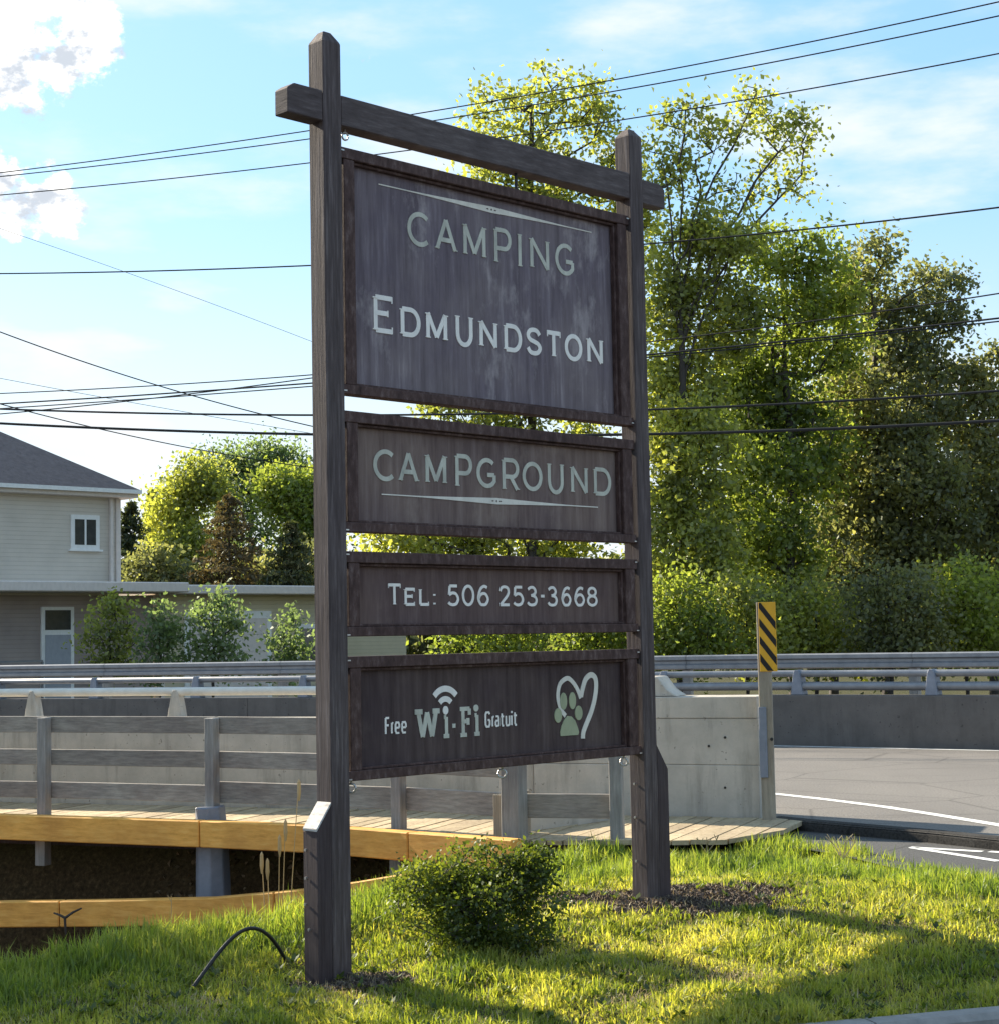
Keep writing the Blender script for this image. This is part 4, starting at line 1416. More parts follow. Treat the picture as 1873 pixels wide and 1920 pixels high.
def tubes_mesh(segs, sides=5):
    V, F = [], []
    o = 0
    for p, q, r0, r1 in segs:
        d = q - p
        L = np.linalg.norm(d)
        if L < 1e-6:
            continue
        d = d / L
        s = np.cross(d, (0.3, 0.2, 1.0) if abs(d[2]) < 0.95 else (1.0, 0, 0))
        s /= np.linalg.norm(s)
        t = np.cross(s, d)
        for c, r in ((p - d * r0 * 0.3, r0), (q, r1)):
            for k in range(sides):
                a = 2 * math.pi * k / sides
                V.append(c + (s * math.cos(a) + t * math.sin(a)) * r)
        for k in range(sides):
            F.append((o + k, o + (k + 1) % sides, o + sides + (k + 1) % sides, o + sides + k))
        o += 2 * sides
    return np.array(V), np.array(F)


def pick_ellipsoid(gen, c, r, n, shell=0.55):
    d = gen.normal(size=(n, 3))
    d /= np.linalg.norm(d, axis=1)[:, None]
    k = gen.uniform(shell ** 3, 1, n) ** (1 / 3)
    return np.array(c) + d * np.array(r) * k[:, None]


def leafy_tree(name, label, base, top, lobes, leaf, lmat, bark='bark', per=60, sigma=0.33, seed=1, group=None, trunk_r=0.12, tip=0.012, lean=(0, 0), cat='tree', shell=0.35, bare=0, leaders=()):
    """lobes: (centre, radii, clumps). A tapered trunk, limbs that reach every clump, and leaf-sized faces round each clump"""
    g = np.random.default_rng(seed)
    root = thing(name, label, cat, base, group)
    b = np.array(base, float)
    tp = np.array([base[0] + lean[0], base[1] + lean[1], top], float)
    nseg = 9
    trunk = [b + (tp - b) * (k / nseg) + np.append(g.normal(size=2) * 0.05 * (1 if k else 0) * (top - base[2]) / 8, 0) for k in range(nseg + 1)]
    trunk[0][2] -= 0.3
    cl = np.concatenate([pick_ellipsoid(g, c, r, n, shell) for c, r, n in lobes])
    cl = cl[cl[:, 2] > base[2] + 0.25]
    segs = skeleton(b, trunk, cl, g, tip, trunk_min=trunk_r, leaders=leaders)
    V, F = tubes_mesh(segs)
    raw_mesh('trunk', V, F, M[bark], root)
    nl = g.poisson(per, len(cl))
    nl[g.uniform(size=len(cl)) < 0.08] //= 4
    if bare:
        hi = cl[:, 2] > bare
        nl[hi] = (nl[hi] * 0.30).astype(int)
    C = np.repeat(cl, nl, axis=0)
    sg_ = np.repeat(g.uniform(0.6, 1.35, len(cl)), nl)[:, None] * sigma
    C = C + g.normal(size=C.shape) * sg_ * np.array((1, 1, 0.75))
    V, F = leaves_arrays(C, leaf, 0.62, 0.0, g)
    raw_mesh('crown', V, F, M[lmat], root)
    return root


def conifer(name, label, base, height, radius, lmat='needle', seed=1, group=None, start=0.08, needle=0.16, dens=1.0):
    g = np.random.default_rng(seed)
    root = thing(name, label, 'tree', base, group)
    b = np.array(base, float)
    m = MB().tube([b - (0, 0, 0.3), b + (0, 0, height * 0.5), b + (0, 0, height * 0.98)], [height * 0.014, height * 0.008, 0.012], 7)
    m.build('trunk', M['bark'], root)
    C = []
    z = start * height
    while z < height * 0.97:
        f = 1 - z / height
        R0 = radius * (f ** 0.85) * g.uniform(0.75, 1.15) + 0.06
        nb = int(6 + 6 * f)
        for k in range(nb):
            a = g.uniform(0, 2 * math.pi)
            L = R0 * g.uniform(0.7, 1.15)
            n = int((10 + 44 * L / max(radius, 0.1)) * dens)
            t = g.uniform(0.05, 1, n) ** 0.8
            wv = (1 - t * 0.5) * L * 0.22
            off_ = g.normal(size=n) * wv
            x = np.cos(a) * L * t - np.sin(a) * off_
            y = np.sin(a) * L * t + np.cos(a) * off_
            zz = z - 0.28 * L * t + 0.10 * L * t * t + g.normal(size=n) * 0.05 - np.abs(off_) * 0.25
            C.append(np.stack([b[0] + x, b[1] + y, b[2] + zz], 1))
        z += height * g.uniform(0.018, 0.03)
    C = np.concatenate(C)
    V, F = leaves_arrays(C, needle, 0.34, 0.0, g)
    raw_mesh('crown', V, F, M[lmat], root)
    return root


def lobe(px, py, Y, rpx, rpy, n, depth=None):
    """crown lobe centred behind photo pixel (px, py) at distance Y; radii given in photo pixels"""
    c = at(px, py, Y)
    k = Y / FPX
    return ((c.x, c.y, c.z), (rpx * k, (depth if depth else rpx * k * 0.6), rpy * k), n)


def foot(px, Y, z=-0.05):
    p = at(px, 1200, Y)
    return (p.x, p.y, z)


def zt(py, Y, px=1300):
    return at(px, py, Y).z


# the wood right of the road
GRP = 'leafy trees beyond the road'
def mass(Y, rows, k=0.0066):
    """lobes from (px, py, rx, ry[, density factor]) rows"""
    return [lobe(r[0], r[1], Y + random.uniform(-0.8, 0.8), r[2], r[3], max(5, int(r[2] * r[3] * k * (r[4] if len(r) > 4 else 1)))) for r in rows]


leafy_tree('poplar_tree', 'tall leafy tree whose round top rises above the sign crossbeam', foot(1010, 44), zt(190, 44),
           mass(44, ((940, 205, 60, 55, .5), (1020, 160, 55, 50, .5), (1095, 195, 65, 55, .5), (1150, 255, 40, 70, .5), (890, 235, 35, 35, .6), (1010, 270, 110, 65, .5), (1090, 330, 90, 60, .5), (930, 320, 80, 50, .5), (980, 410, 140, 70, .7), (870, 400, 60, 40, .6),
                     (900, 560, 110, 110, .45), (1040, 600, 120, 130, .45), (880, 790, 100, 70, .9), (1030, 800, 110, 130, .5), (800, 1010, 130, 60, 1.3), (960, 1010, 140, 110, .7), (1100, 1050, 90, 120, .5), (1180, 420, 50, 130, .7), (1200, 650, 50, 140, .6))),
           0.155, 'leaf_olive', seed=3, group=GRP, per=62, sigma=0.27, trunk_r=0.17, tip=0.016)
leafy_tree('aspen_tree', 'thin-topped tree with bare branches showing, right of the sign post', foot(1275, 41), zt(560, 41),
           mass(41, ((1280, 215, 45, 35, 1.8), (1425, 190, 45, 40, 2.0), (1480, 255, 50, 40, 1.8), (1510, 225, 30, 20, 1.8), (1360, 250, 60, 40, 1.5), (1240, 300, 40, 60, 1.8), (1310, 335, 90, 50, .8), (1450, 350, 90, 60, .8),
                     (1290, 460, 80, 60), (1370, 430, 70, 55), (1250, 560, 45, 90, 1.2), (1340, 600, 100, 90, 1.2), (1280, 740, 80, 100, 1.3), (1290, 860, 85, 110, 1.3), (1290, 1020, 90, 130, 1.3))),
           0.145, 'leaf_olive', bark='bark', seed=5, group=GRP, per=60, sigma=0.25, trunk_r=0.13, tip=0.011, bare=zt(400, 41), lean=(0.25, 0),
           leaders=[(8, at(1240, 300, 41)), (9, at(1285, 200, 41)), (9, at(1360, 230, 41.3)), (9, at(1425, 165, 41)), (8, at(1500, 225, 40.8)), (8, at(1500, 330, 41.2)), (7, at(1400, 420, 41))])
leafy_tree('young_maple_tree', 'bright green leafy tree in the middle of the wood beyond the road', foot(1490, 43), zt(520, 43),
           mass(43, ((1440, 465, 55, 45), (1520, 480, 65, 55), (1570, 545, 40, 50), (1460, 570, 90, 80), (1540, 640, 80, 90), (1430, 740, 100, 110, 1.2), (1510, 830, 100, 120, 1.2), (1430, 940, 110, 120, 1.2), (1440, 1080, 110, 110, 1.2))),
           0.145, 'leaf_bright', seed=8, group=GRP, per=62, sigma=0.27, trunk_r=0.12, tip=0.016)
leafy_tree('maple_tree', 'dark olive tree with a ragged top standing against the blue sky at right', foot(1660, 45), zt(560, 45),
           mass(45, ((1610, 500, 40, 42), (1650, 465, 32, 35), (1640, 570, 70, 70), (1725, 555, 50, 50), (1775, 535, 32, 40), (1700, 640, 90, 70), (1795, 600, 40, 28), (1660, 750, 130, 110, 1.2), (1770, 740, 70, 70), (1620, 880, 120, 120, 1.2), (1720, 920, 120, 120, 1.2), (1600, 1050, 120, 110, 1.2), (1730, 1070, 110, 100, 1.2))),
           0.15, 'leaf_dark', seed=12, group=GRP, per=62, sigma=0.27, trunk_r=0.16, tip=0.016)
leafy_tree('maple_tree', 'grey-green tree at the right edge, lower than the dark olive tree beside it', foot(1860, 46), zt(720, 46),
           mass(46, ((1830, 700, 40, 50), (1865, 665, 35, 30), (1850, 790, 80, 70, 1.2), (1920, 740, 60, 80), (1850, 920, 100, 110, 1.2), (1850, 1080, 110, 110, 1.2))),
           0.15, 'leaf_dark', seed=15, group=GRP, per=60, sigma=0.27, trunk_r=0.14, tip=0.016)
leafy_tree('maple_tree', 'olive tree standing deepest in the wood, behind the bright green tree', foot(1560, 51), zt(760, 51),
           mass(51, ((1330, 800, 130, 110), (1480, 720, 130, 110), (1650, 800, 140, 110), (1780, 880, 120, 100), (1330, 1030, 140, 130), (1500, 980, 140, 140), (1680, 1040, 140, 130), (1830, 1060, 110, 110)), 0.0045),
           0.17, 'leaf_olive', seed=19, group=GRP, per=60, sigma=0.34, trunk_r=0.16, tip=0.016)
leafy_tree('maple_tree', 'broad leafy tree beyond the right edge of the picture', foot(2120, 46), zt(640, 46),
           [lobe(2120, 800, 46, 150, 200, 110), lobe(2130, 1050, 46, 160, 170, 90)], 0.15, 'leaf_olive', seed=18, group=GRP, per=42, sigma=0.36, trunk_r=0.16)
for i, (px, py, rx, ry, n, mt, lb) in enumerate((
        (1275, 1160, 80, 90, 90, 'leaf_bright', 'yellow-green bush behind the guardrail, nearest the right sign post'),
        (1400, 1165, 80, 80, 90, 'leaf_olive', 'olive bush behind the guardrail, just left of the hazard marker'),
        (1530, 1160, 90, 85, 100, 'leaf_olive', 'olive bush behind the guardrail, just right of the hazard marker'),
        (1670, 1150, 95, 95, 110, 'leaf_dark', 'dark bush behind the guardrail under the dark olive tree'),
        (1810, 1145, 95, 95, 110, 'leaf_bright', 'green bush behind the guardrail at the right edge'),
        (1120, 1165, 90, 80, 80, 'leaf_bright', 'yellow-green bush seen through the gaps between the lower sign boards'),
        (930, 1190, 110, 60, 80, 'leaf_bright', 'sunlit low bush seen in the gap above the lowest sign board'))):
    Yb = 37.5 + (i % 3) * 0.7
    leafy_tree('bush', lb, foot(px, Yb), zt(py - ry * 0.4, Yb), [lobe(px, py, Yb, rx, ry, n), lobe(px + 30, py + 60, Yb, rx, 45, n // 2)], 0.115, mt, seed=40 + i, group='bushes behind the guardrail', per=46, sigma=0.26, trunk_r=0.03, tip=0.008, cat='bush')

# trees behind the house
GL_ = 'trees behind the house'
conifer('spruce_tree', 'small dark spruce just right of the house corner', foot(245, 70), zt(905, 70), 3.0, seed=21, group=GL_, needle=0.24, dens=1.4)
conifer('spruce_tree', 'narrow spruce tip standing between the house and the yellow-green tree', foot(287, 78), zt(885, 78), 2.3, seed=22, group=GL_, needle=0.24, dens=1.3)
leafy_tree('birch_tree', 'yellow-green leafy tree between the house and the brown spruce', foot(345, 76), zt(900, 76),
           [lobe(325, 965, 76, 40, 60, 60), lobe(350, 1050, 75, 50, 60, 60), lobe(375, 905, 76, 40, 45, 40)], 0.20, 'leaf_olive', seed=23, group=GL_, per=95, sigma=0.50, trunk_r=0.15)
leafy_tree('birch_tree', 'tall thin-leaved tree with an open top behind the brown spruce', foot(470, 82), zt(850, 82),
           [lobe(420, 870, 82, 50, 40, 34), lobe(500, 860, 82, 60, 35, 40), lobe(560, 870, 82, 35, 40, 20), lobe(470, 940, 82, 90, 60, 60), lobe(480, 1040, 82, 90, 60, 50)], 0.19, 'leaf_grey', seed=24, group=GL_, per=62, sigma=0.45, trunk_r=0.13, tip=0.02)
conifer('spruce_tree', 'dark brownish spruce with drooping tiers, left of the bright green tree', foot(432, 66), zt(893, 66), 3.5, 'leaf_brown', seed=25, group=GL_, needle=0.22, dens=1.5)
leafy_tree('maple_tree', 'vivid green round-topped tree partly hidden by the left sign post', foot(545, 74), zt(900, 74),
           [lobe(545, 925, 74, 58, 42, 80), lobe(585, 985, 74, 50, 50, 60)], 0.20, 'leaf_bright', seed=26, group=GL_, per=100, sigma=0.45, trunk_r=0.14)
conifer('spruce_tree', 'dark spruce below the vivid green tree, beside the left sign post', foot(548, 64), zt(950, 64), 3.2, 'needle', seed=27, group=GL_, needle=0.22, dens=1.5)
leafy_tree('bush', 'dull olive bush behind the porch roof between two spruces', foot(330, 68), zt(1030, 68), [lobe(285, 1075, 68, 45, 40, 40), lobe(350, 1095, 68, 50, 25, 40)], 0.19, 'leaf_dark', seed=28, group=GL_, per=75, sigma=0.4, trunk_r=0.05, cat='bush')
leafy_tree('bush', 'dark bush beside the lone spruce at the foot of the left sign post', foot(500, 68), zt(1030, 68), [lobe(490, 1090, 68, 50, 25, 40), lobe(590, 1070, 68, 50, 40, 50)], 0.19, 'leaf_dark', seed=29, group=GL_, per=75, sigma=0.4, trunk_r=0.05, cat='bush')
# far wood that closes the view at the horizon, seen as one mass
g = np.random.default_rng(99)
C = []
for k in range(170):
    a = -0.50 + 1.0 * k / 169
    d = 135 + g.uniform(-10, 20)
    hgt = g.uniform(6.5, 9.0)
    c = np.array([d * a, d, 0])
    C.append(c + np.stack([g.normal(size=260) * 1.9, g.normal(size=260) * 1.5, g.uniform(0.0, 1, 260) ** 0.8 * hgt], 1))
V, F = leaves_arrays(np.concatenate(C), 0.9, 0.7, 0, g)
o = raw_mesh('far_wood', V, F, M['leaf_dark'], None, origin=(0, 135, 0))
tag(o, 'dark line of distant woodland along the horizon', 'woodland', kind='stuff')

# saplings in front of the house
for i, (px, py, rx, ry, n, Y, lb, mt) in enumerate((
        (205, 1190, 55, 62, 60, 46, 'leafy bush left of the garage door, in front of the house', 'leaf_olive'),
        (300, 1195, 45, 55, 46, 45, 'grey-green bush in front of the garage door frame', 'leaf_grey'),
        (400, 1180, 60, 68, 70, 45, 'tall grey-green sapling bush in front of the garage door', 'leaf_grey'),
        (532, 1205, 42, 50, 38, 45, 'small bush against the beige wall beside the left sign post', 'leaf_grey'))):
    leafy_tree('sapling', lb, foot(px, Y), zt(py - ry * 0.5, Y), [lobe(px, py, Y, rx, ry, n), lobe(px, py + 55, Y, rx * 0.95, 40, n // 2), lobe(px + 12, py - ry * 0.9, Y, rx * 0.35, 22, n // 6)], 0.13, mt, seed=60 + i, group='saplings before the house', per=20, sigma=0.20, trunk_r=0.03, tip=0.008, cat='bush')

# a tree beyond the left edge whose shade falls on the lawn
leafy_tree('maple_tree', 'spreading tree beyond the left edge, its shade on the lawn', (-10.3, 16.3, -0.2), 7.4,
           [((-9.8, 16.2, 4.6), (1.5, 1.5, 1.2), 110), ((-11.3, 16.4, 5.9), (1.0, 1.0, 0.9), 60), ((-10.6, 15.4, 5.0), (1.3, 1.3, 1.0), 70)], 0.14, 'leaf_olive', seed=77, per=52, sigma=0.30, trunk_r=0.14)

# ------------------------------------------------------------------ shrub under the sign
sb = (at(893, 1760, 10.75).x, 10.75, 0.05)


def shrub():
    g = np.random.default_rng(31)
    root = thing('shrub', 'rounded green shrub growing between the two sign posts', 'shrub', sb)
    cl = np.concatenate([pick_ellipsoid(g, (sb[0] + dx, sb[1] + dy, z), r, n, 0.25) for dx, dy, z, r, n in (
        (0.02, 0, 0.30, (0.36, 0.30, 0.24), 90), (-0.30, 0.05, 0.50, (0.20, 0.2, 0.13), 40), (0.33, 0.05, 0.56, (0.14, 0.18, 0.17), 42), (0.04, 0.1, 0.50, (0.26, 0.2, 0.08), 40), (0.20, 0, 0.18, (0.30, 0.25, 0.14), 40), (-0.08, 0, 0.16, (0.22, 0.22, 0.12), 24))])
    tips = pick_ellipsoid(g, (sb[0] + 0.02, sb[1], 0.34), (0.56, 0.40, 0.39), 95, 0.75)
    cl = np.concatenate([cl, tips[tips[:, 2] > 0.2]])
    cl = cl[cl[:, 2] > 0.04]
    trunk = [np.array(sb) + np.array((0, 0, z)) for z in (-0.1, 0.02, 0.08, 0.15, 0.22)]
    V, F = tubes_mesh(skeleton(np.array(sb), trunk, cl, g, 0.0032, 0.6))
    raw_mesh('stems', V, F, M['bark'], root)
    nl = g.poisson(48, len(cl))
    C = np.repeat(cl, nl, axis=0)
    C = C + g.normal(size=C.shape) * 0.04
    V, F = leaves_arrays(C, 0.029, 0.6, 0.0, g)
    raw_mesh('foliage', V, F, M['leaf_bush'], root)


shrub()

# ------------------------------------------------------------------ grass


def blades(C, h, wid, g, lean=0.45, seg=2):
    """bent tapering blades rooted at C"""
    n = len(C)
    a = g.uniform(0, 2 * math.pi, n)
    d = np.stack([np.cos(a), np.sin(a), np.zeros(n)], 1)
    b2 = g.uniform(0, 2 * math.pi, n)
    s = np.stack([np.cos(b2), np.sin(b2), np.zeros(n)], 1)
    ln = (np.abs(g.normal(size=n)) * lean)[:, None]
    h = h[:, None]
    wd = wid[:, None] / 2
    z = np.array((0, 0, 1.0))
    mid = C + z * h * 0.55 + d * h * ln * 0.30
    tip = C + z * h * (1 - 0.35 * np.minimum(ln, 1.2)) + d * h * ln
    V = np.stack([C - s * wd, C + s * wd, mid + s * wd * 0.75, mid - s * wd * 0.75, tip], 1).reshape(-1, 3)
    o = np.arange(n)[:, None] * 5
    F = np.concatenate([o + np.array([0, 1, 2]), o + np.array([0, 2, 3]), o + np.array([3, 2, 4])], 0)
    return V, F


MULCH = [((S(W + 0.2, 0.0, 0)), 0.88, 0.56, 0.25), (S(-0.05, 0.16, 0), 0.42, 0.17, 0.2)]


def in_mulch(x, y, grow=1.0):
    v = np.zeros_like(x)
    for c, ra, rb, e in MULCH:
        d = np.stack([x - c.x, y - c.y], -1)
        # patches lie across the view
        q = np.sqrt((d[..., 0] / (ra * grow)) ** 2 + (d[..., 1] / (rb * grow)) ** 2) + 0.18 * np.sin(x * 13 + y * 7) + 0.12 * np.sin(x * 29 - y * 17)
        v = np.maximum(v, 1 - q)
    return v


def visible_lawn(n, g, x0=-3.6, x1=4.3, y0=8.2, y1=16.4):
    # denser near the camera
    y = y0 + (y1 - y0) * g.uniform(0, 1, n) ** 1.25
    x = g.uniform(-1, 1, n) * (0.31 * y) + 0.02
    keep = (x > x0) & (x < x1) & (y > curb_y(x) + 0.13)
    keep &= y < np.interp(x, RIM_X, RIM_Y) + 0.75
    keep &= x < np.interp(y, APRON_Y, APRON_X) + 0.04
    w = (x - N0.x) * MM.x + (y - N0.y) * MM.y
    t_ = (x - N0.x) * B.x + (y - N0.y) * B.y
    fw = np.interp(t_, FT, FWW)
    keep &= (w < fw + 0.03) | (t_ > 9.3)
    return x[keep], y[keep]


def build_grass():
    g = np.random.default_rng(5)
    x, y = visible_lawn(250000, g)
    mu = in_mulch(x, y)
    k = mu < 0.0 + g.uniform(-0.05, 0.22, len(x)) * 0.5
    x, y = x[k], y[k]
    patch = 0.5 + 0.5 * np.sin(x * 3.3 + 1.2 * np.sin(y * 2.1)) * np.sin(y * 3.9 + 0.7 * np.sin(x * 4.7))
    rim = np.interp(x, RIM_X, RIM_Y)
    tall = sstep((y - (rim - 1.35)) / 1.0)                       # rough grass along the bank
    ap = np.interp(y, APRON_Y, APRON_X)
    tall = np.maximum(tall, 0.8 * sstep((x - (ap - 1.1)) / 0.8) * sstep((y - 11.3) / 1.0))
    tall = np.maximum(tall, 0.75 * sstep((y - 12.9) / 0.9))
    tall = np.maximum(tall, 0.55 * np.exp(-(((x + 0.35) / 0.25) ** 2 + ((y - 10.3) / 0.35) ** 2)))
    tall *= 0.55 + 0.45 * patch
    h = (0.028 + 0.034 * patch) * g.uniform(0.4, 1.7, len(x)) + tall * g.uniform(0.03, 0.19, len(x))
    tc_ = np.stack([g.uniform(-3.4, 4, 900), g.uniform(8.4, 15.5, 900)], 1)      # tussocks
    tus = np.zeros(len(x))
    for cx_, cy_ in tc_:
        m_ = (np.abs(x - cx_) < 0.22) & (np.abs(y - cy_) < 0.22)
        tus[m_] = np.maximum(tus[m_], g.uniform(0.3, 1.0) * np.exp(-((x[m_] - cx_) ** 2 + (y[m_] - cy_) ** 2) / 0.008))
    h = h + tus * g.uniform(0.01, 0.085, len(x))
    bald = np.sin(x * 5.1 + 2.2 * np.sin(y * 2.9)) * np.sin(y * 6.3 + 1.7 * np.sin(x * 3.7)) > 0.62
    h = np.where(bald, h * 0.45, h)
    C = np.stack([x, y, ground_z(x, y) - 0.006], 1)
    wid = g.uniform(0.005, 0.012, len(x)) + 0.002 * tall
    short = tall < 0.25 + g.uniform(-0.1, 0.1, len(x))
    for nm, sel, mt, lb in (('lawn_grass', short, 'grass_blade', 'short sunlit yellow-green lawn grass round the sign'), ('rough_grass', ~short, 'grass_tall', 'taller rough grass along the bank and the path edge')):
        V, F = blades(C[sel], h[sel], wid[sel], g, 0.95 if nm == 'lawn_grass' else 0.45)
        o = raw_mesh(nm, V, F, M[mt], None, origin=(0, 11, 0))
        tag(o, lb, 'grass', kind='stuff')
    # dry straw between the blades
    x, y = visible_lawn(85000, g)
    p = 0.5 + 0.5 * np.sin(x * 2.3 + 0.9) * np.sin(y * 3.1 + x)
    mu = in_mulch(x, y, 1.5)
    spot = np.zeros(len(x))
    for cx_, cy_, r_ in ((1.35, 10.0, 0.45), (0.75, 9.5, 0.35), (1.75, 12.7, 0.45), (-0.9, 9.8, 0.35), (0.1, 11.4, 0.3), (2.3, 11.2, 0.4), (-1.6, 9.6, 0.3)):
        spot = np.maximum(spot, np.exp(-((x - cx_) ** 2 + (y - cy_) ** 2 * 1.6) / r_ ** 2))
    k = g.uniform(size=len(x)) < 0.12 + 0.3 * p + np.clip(mu, 0, 0.5) + 0.9 * spot
    x, y = x[k], y[k]
    C = np.stack([x, y, ground_z(x, y) + 0.0], 1)
    V, F = blades(C, g.uniform(0.02, 0.06, len(x)), g.uniform(0.003, 0.006, len(x)), g, 1.1)
    o = raw_mesh('dry_grass', V, F, M['straw'], None, origin=(0, 11, 0))
    tag(o, 'straw-coloured dead grass scattered through the lawn', 'grass', kind='stuff')


build_grass()


def build_weeds():
    g = np.random.default_rng(8)
    x, y = visible_lawn(900, g)
    C = np.stack([x, y, ground_z(x, y)], 1)
    n = g.integers(5, 14, len(C))
    c = np.repeat(C, n, axis=0)
    a = g.uniform(0, 2 * math.pi, len(c))
    L = g.uniform(0.025, 0.075, len(c))
    d = np.stack([np.cos(a), np.sin(a), g.uniform(0.25, 1.1, len(c))], 1)
    d /= np.linalg.norm(d, axis=1)[:, None]
    sd = np.stack([-np.sin(a), np.cos(a), np.zeros(len(c))], 1)
    up_ = np.array((0, 0, 0.02))
    V = np.stack([c + up_, c + up_ + d * L[:, None] * 0.6 + sd * L[:, None] * 0.2, c + up_ + d * L[:, None], c + up_ + d * L[:, None] * 0.6 - sd * L[:, None] * 0.2], 1).reshape(-1, 3)
    o = raw_mesh('lawn_weeds', V, np.arange(4 * len(c)).reshape(-1, 4), M['leaf_bush'], None, origin=(0, 11, 0))
    tag(o, 'small broad-leaved weeds dotted through the lawn', 'weeds', kind='stuff')


build_weeds()


def build_mulch():
    g = np.random.default_rng(6)
    for c, ra, rb, e in MULCH:
        n = int(9000 * ra * rb * 3)
        a = g.uniform(0, 2 * math.pi, n)
        r = np.sqrt(g.uniform(0, 1.15, n))
        x, y = c.x + ra * r * np.cos(a), c.y + rb * r * np.sin(a)
        C = np.stack([x, y, ground_z(x, y) + g.uniform(0.0, 0.022, n)], 1)
        V, F = leaves_arrays(C, 0.034, 0.36, 0, g)
        o = raw_mesh('mulch', V, F, M['mulch'], None, origin=(c.x, c.y, float(ground_z(c.x, c.y))))
        tag(o, 'dark wood-chip mulch round the foot of the %s sign post' % ('right' if c.x > 0 else 'left'), 'mulch', kind='stuff')


build_mulch()

def build_litter():
    g = np.random.default_rng(16)
    n = 26000
    x = g.uniform(-7, 1.2, n)
    y = np.interp(x, RIM_X, RIM_Y) + g.uniform(0.3, 9, n)
    w = (x - N0.x) * MM.x + (y - N0.y) * MM.y
    k = (w < 0.0) & (np.abs(x / y) < 0.34)
    x, y = x[k], y[k]
    C = np.stack([x, y, ground_z(x, y) + g.uniform(0, 0.03, len(x))], 1)
    V, F = leaves_arrays(C, 0.085, 0.55, 0, g)
    o = raw_mesh('leaf_litter', V, F, M['litter'], None, origin=(-3, 15, -1.8))
    tag(o, 'brown dead leaves and twigs on the bank under the walkway', 'leaf litter', kind='stuff')


build_litter()

# tall dry weeds on the bank
WG = 'dry weed stalks on the bank'


def weed(px, pyb, pyt, Y, label, stems=1, head=False, bend=0.0):
    b = at(px, pyb, Y)
    tpz = at(px, pyt, Y).z
    b.z = min(b.z, float(ground_z(b.x, b.y)) + 0.02) if Y < 14 else b.z
    root = thing('dry_weed', label, 'weed', b, WG)
    for k in range(stems):
        dx = (k - (stems - 1) / 2) * 0.07 + random.uniform(-0.02, 0.02)
        hh = (tpz - b.z) * random.uniform(0.72, 1.0)
        p = [b + Vector((dx * f + bend * f * f, 0.03 * dx * f, hh * f)) for f in (0, 0.35, 0.7, 1)]
        st = MB().tube(p, [0.006, 0.005, 0.004, 0.003], 5).build('stalk', M['straw'], root)
        if head:
            MB().tube([p[-1] - EZ * 0.16, p[-1] - EZ * 0.10, p[-1] - EZ * 0.02, p[-1]], [0.006, 0.016, 0.013, 0.003], 6).build('seed_head', M['straw'], st)
        else:
            for q in range(3):
                c = p[2] + (p[3] - p[2]) * random.random()
                MB().tube([c, c + Vector((random.uniform(-0.06, 0.06), 0, 0.05))], 0.003, 4).build('twig', M['straw'], st)


weed(518, 1705, 1428, 12.9, 'clump of pale dry stalks with seed heads left of the left sign post', 5, True, 0.02)
weed(445, 1690, 1640, 12.6, 'short branched dry weed right of the blue-grey pile', 2)
weed(318, 1690, 1590, 13.0, 'single thin dry stalk left of the blue-grey pile', 1)
weed(108, 1700, 1620, 13.0, 'pale dry stalk between the beams near the left edge', 1)
weed(1325, 1600, 1572, 14.6, 'dry weed at the edge of the planks near the right sign post', 3)
weed(1580, 1612, 1565, 14.3, 'branched dry weed at the grass edge right of the hazard marker', 4)

# forked dry twig that hangs on the lower ochre beam
m = MB()
c = at(122, 1722, 16.9)
for dx, dz in ((-0.11, 0.05), (0.16, 0.09), (0.01, -0.16)):
    m.tube([c, c + Vector((dx * 0.5, 0, dz * 0.6)), c + Vector((dx, 0, dz))], [0.014, 0.012, 0.008], 5)
o = m.build('twig', M['bark'])
tag(o, 'dark forked twig lying against the lower ochre beam', 'twig')

# black cable looping out of the lawn
c0, c1, ctop = G(342, 1876, 0.0), G(540, 1812, 0.03), at(455, 1772, 9.9)
pts = []
for k in range(25):
    f = k / 24
    p = c0.lerp(c1, f)
    hgt = (ctop.z - 0.0) * (math.sin(math.pi * f ** 1.35)) ** 0.85
    pts.append(Vector((p.x, p.y, p.z + hgt)))
o = MB().tube(pts, 0.0115, 8).build('cable', M['black_metal'], smooth=True)
tag(o, 'black cable looping out of the grass beside the left sign post', 'cable')

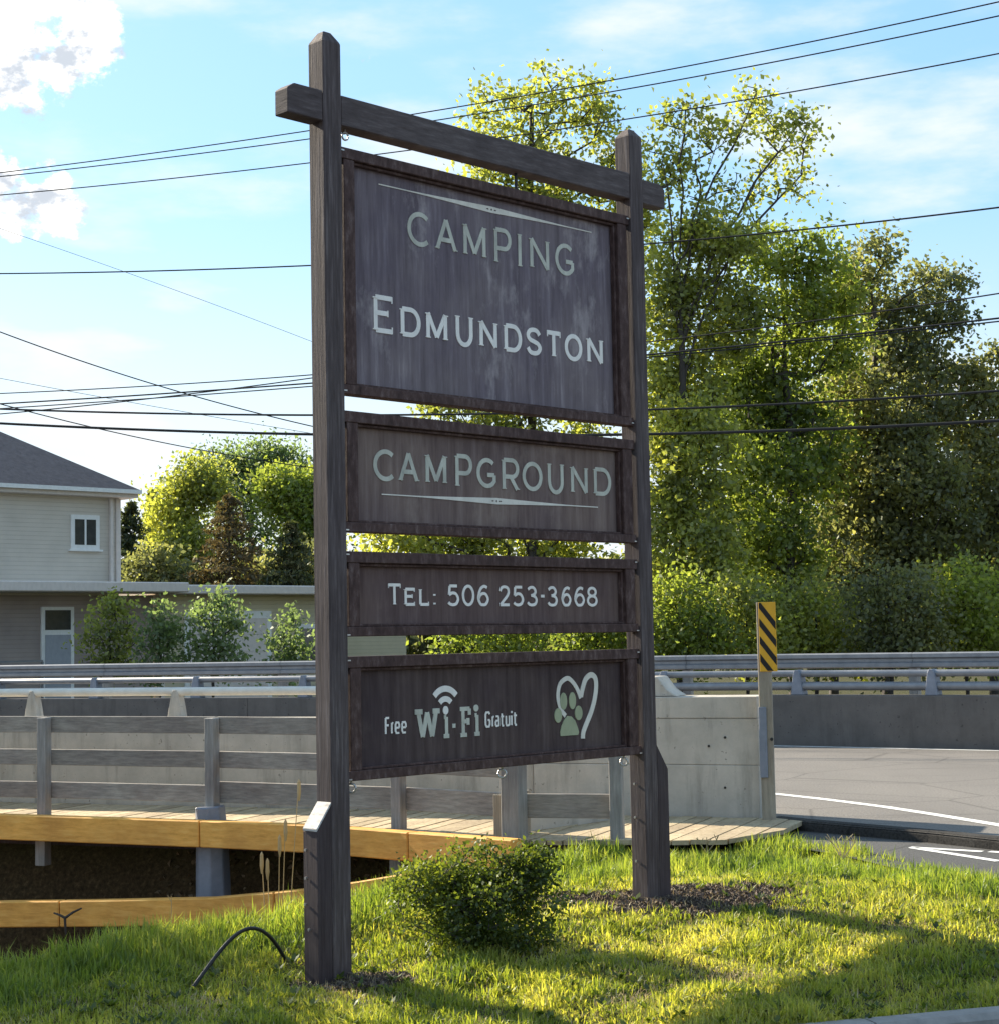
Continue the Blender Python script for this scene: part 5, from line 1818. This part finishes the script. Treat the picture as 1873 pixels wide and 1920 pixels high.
# ------------------------------------------------------------------ overhead wires
def wire(label, pts, r, Ya, Yb, x0=-500, x1=2500, group='overhead wires'):
    P = np.array(pts, float)
    deg = 2 if len(pts) > 2 else 1
    cf = np.polyfit(P[:, 0], P[:, 1], deg)
    xs = np.linspace(x0, x1, 46)
    L = []
    for x in xs:
        f = x / 1873.0
        L.append(at(x, np.polyval(cf, x), Ya + (Yb - Ya) * f))
    o = MB().tube(L, r, 6, cap=True).build('overhead_wire', M['wire'], smooth=True)
    tag(o, label, 'wire', group)


wire('topmost of the three close wires high above the sign', [(41, 318), (575, 246), (1121, 153), (1510, 80)], 0.013, 42, 30)
wire('middle one of the three close wires high above the sign', [(13, 329), (575, 261), (1167, 167), (1631, 80)], 0.013, 42, 30)
wire('lowest of the three close wires high above the sign', [(6, 364), (575, 307), (1201, 217), (1873, 100)], 0.013, 42, 30)
wire('single wire crossing behind the upper sign board at mid height', [(0, 512), (580, 499), (1310, 447), (1873, 389)], 0.016, 40, 29)
wire('thin wire just above the thick double cable at right', [(0, 735), (581, 710), (1224, 633), (1873, 552)], 0.013, 40, 29)
wire('thick cable crossing behind the lower part of the top sign board', [(0, 756), (581, 721), (1218, 662), (1873, 597)], 0.017, 38, 28)
wire('cable paired close below the thick cable behind the top sign board', [(0, 765), (581, 727), (1218, 667), (1873, 603)], 0.013, 38, 28)
wire('thick cable passing behind the gap below the top sign board', [(0, 766), (581, 780), (1221, 766), (1873, 733)], 0.020, 34, 26)
wire('thickest and lowest cable, just below the top sign board', [(0, 793), (581, 816), (1221, 812), (1873, 789)], 0.027, 34, 26)
wire('wire sloping steeply down from the left edge to the left sign post', [(0, 622), (288, 720), (581, 798)], 0.013, 36, 44, -300, 900)
wire('faint thin wire sloping down across the clouds at upper left', [(0, 428), (300, 533), (580, 638)], 0.006, 44, 52, -300, 900)
wire('thin wire crossing the pale sky just above the house roof', [(0, 709), (352, 773), (564, 809)], 0.007, 44, 50, -300, 800)
wire('service wire running down to the trees behind the house', [(58, 773), (224, 811), (378, 845), (581, 876)], 0.012, 36, 52, -200, 700)
wire('wire rising to join the thin one beside the left sign post', [(0, 776), (300, 745), (560, 712)], 0.013, 37, 34, -300, 1000)
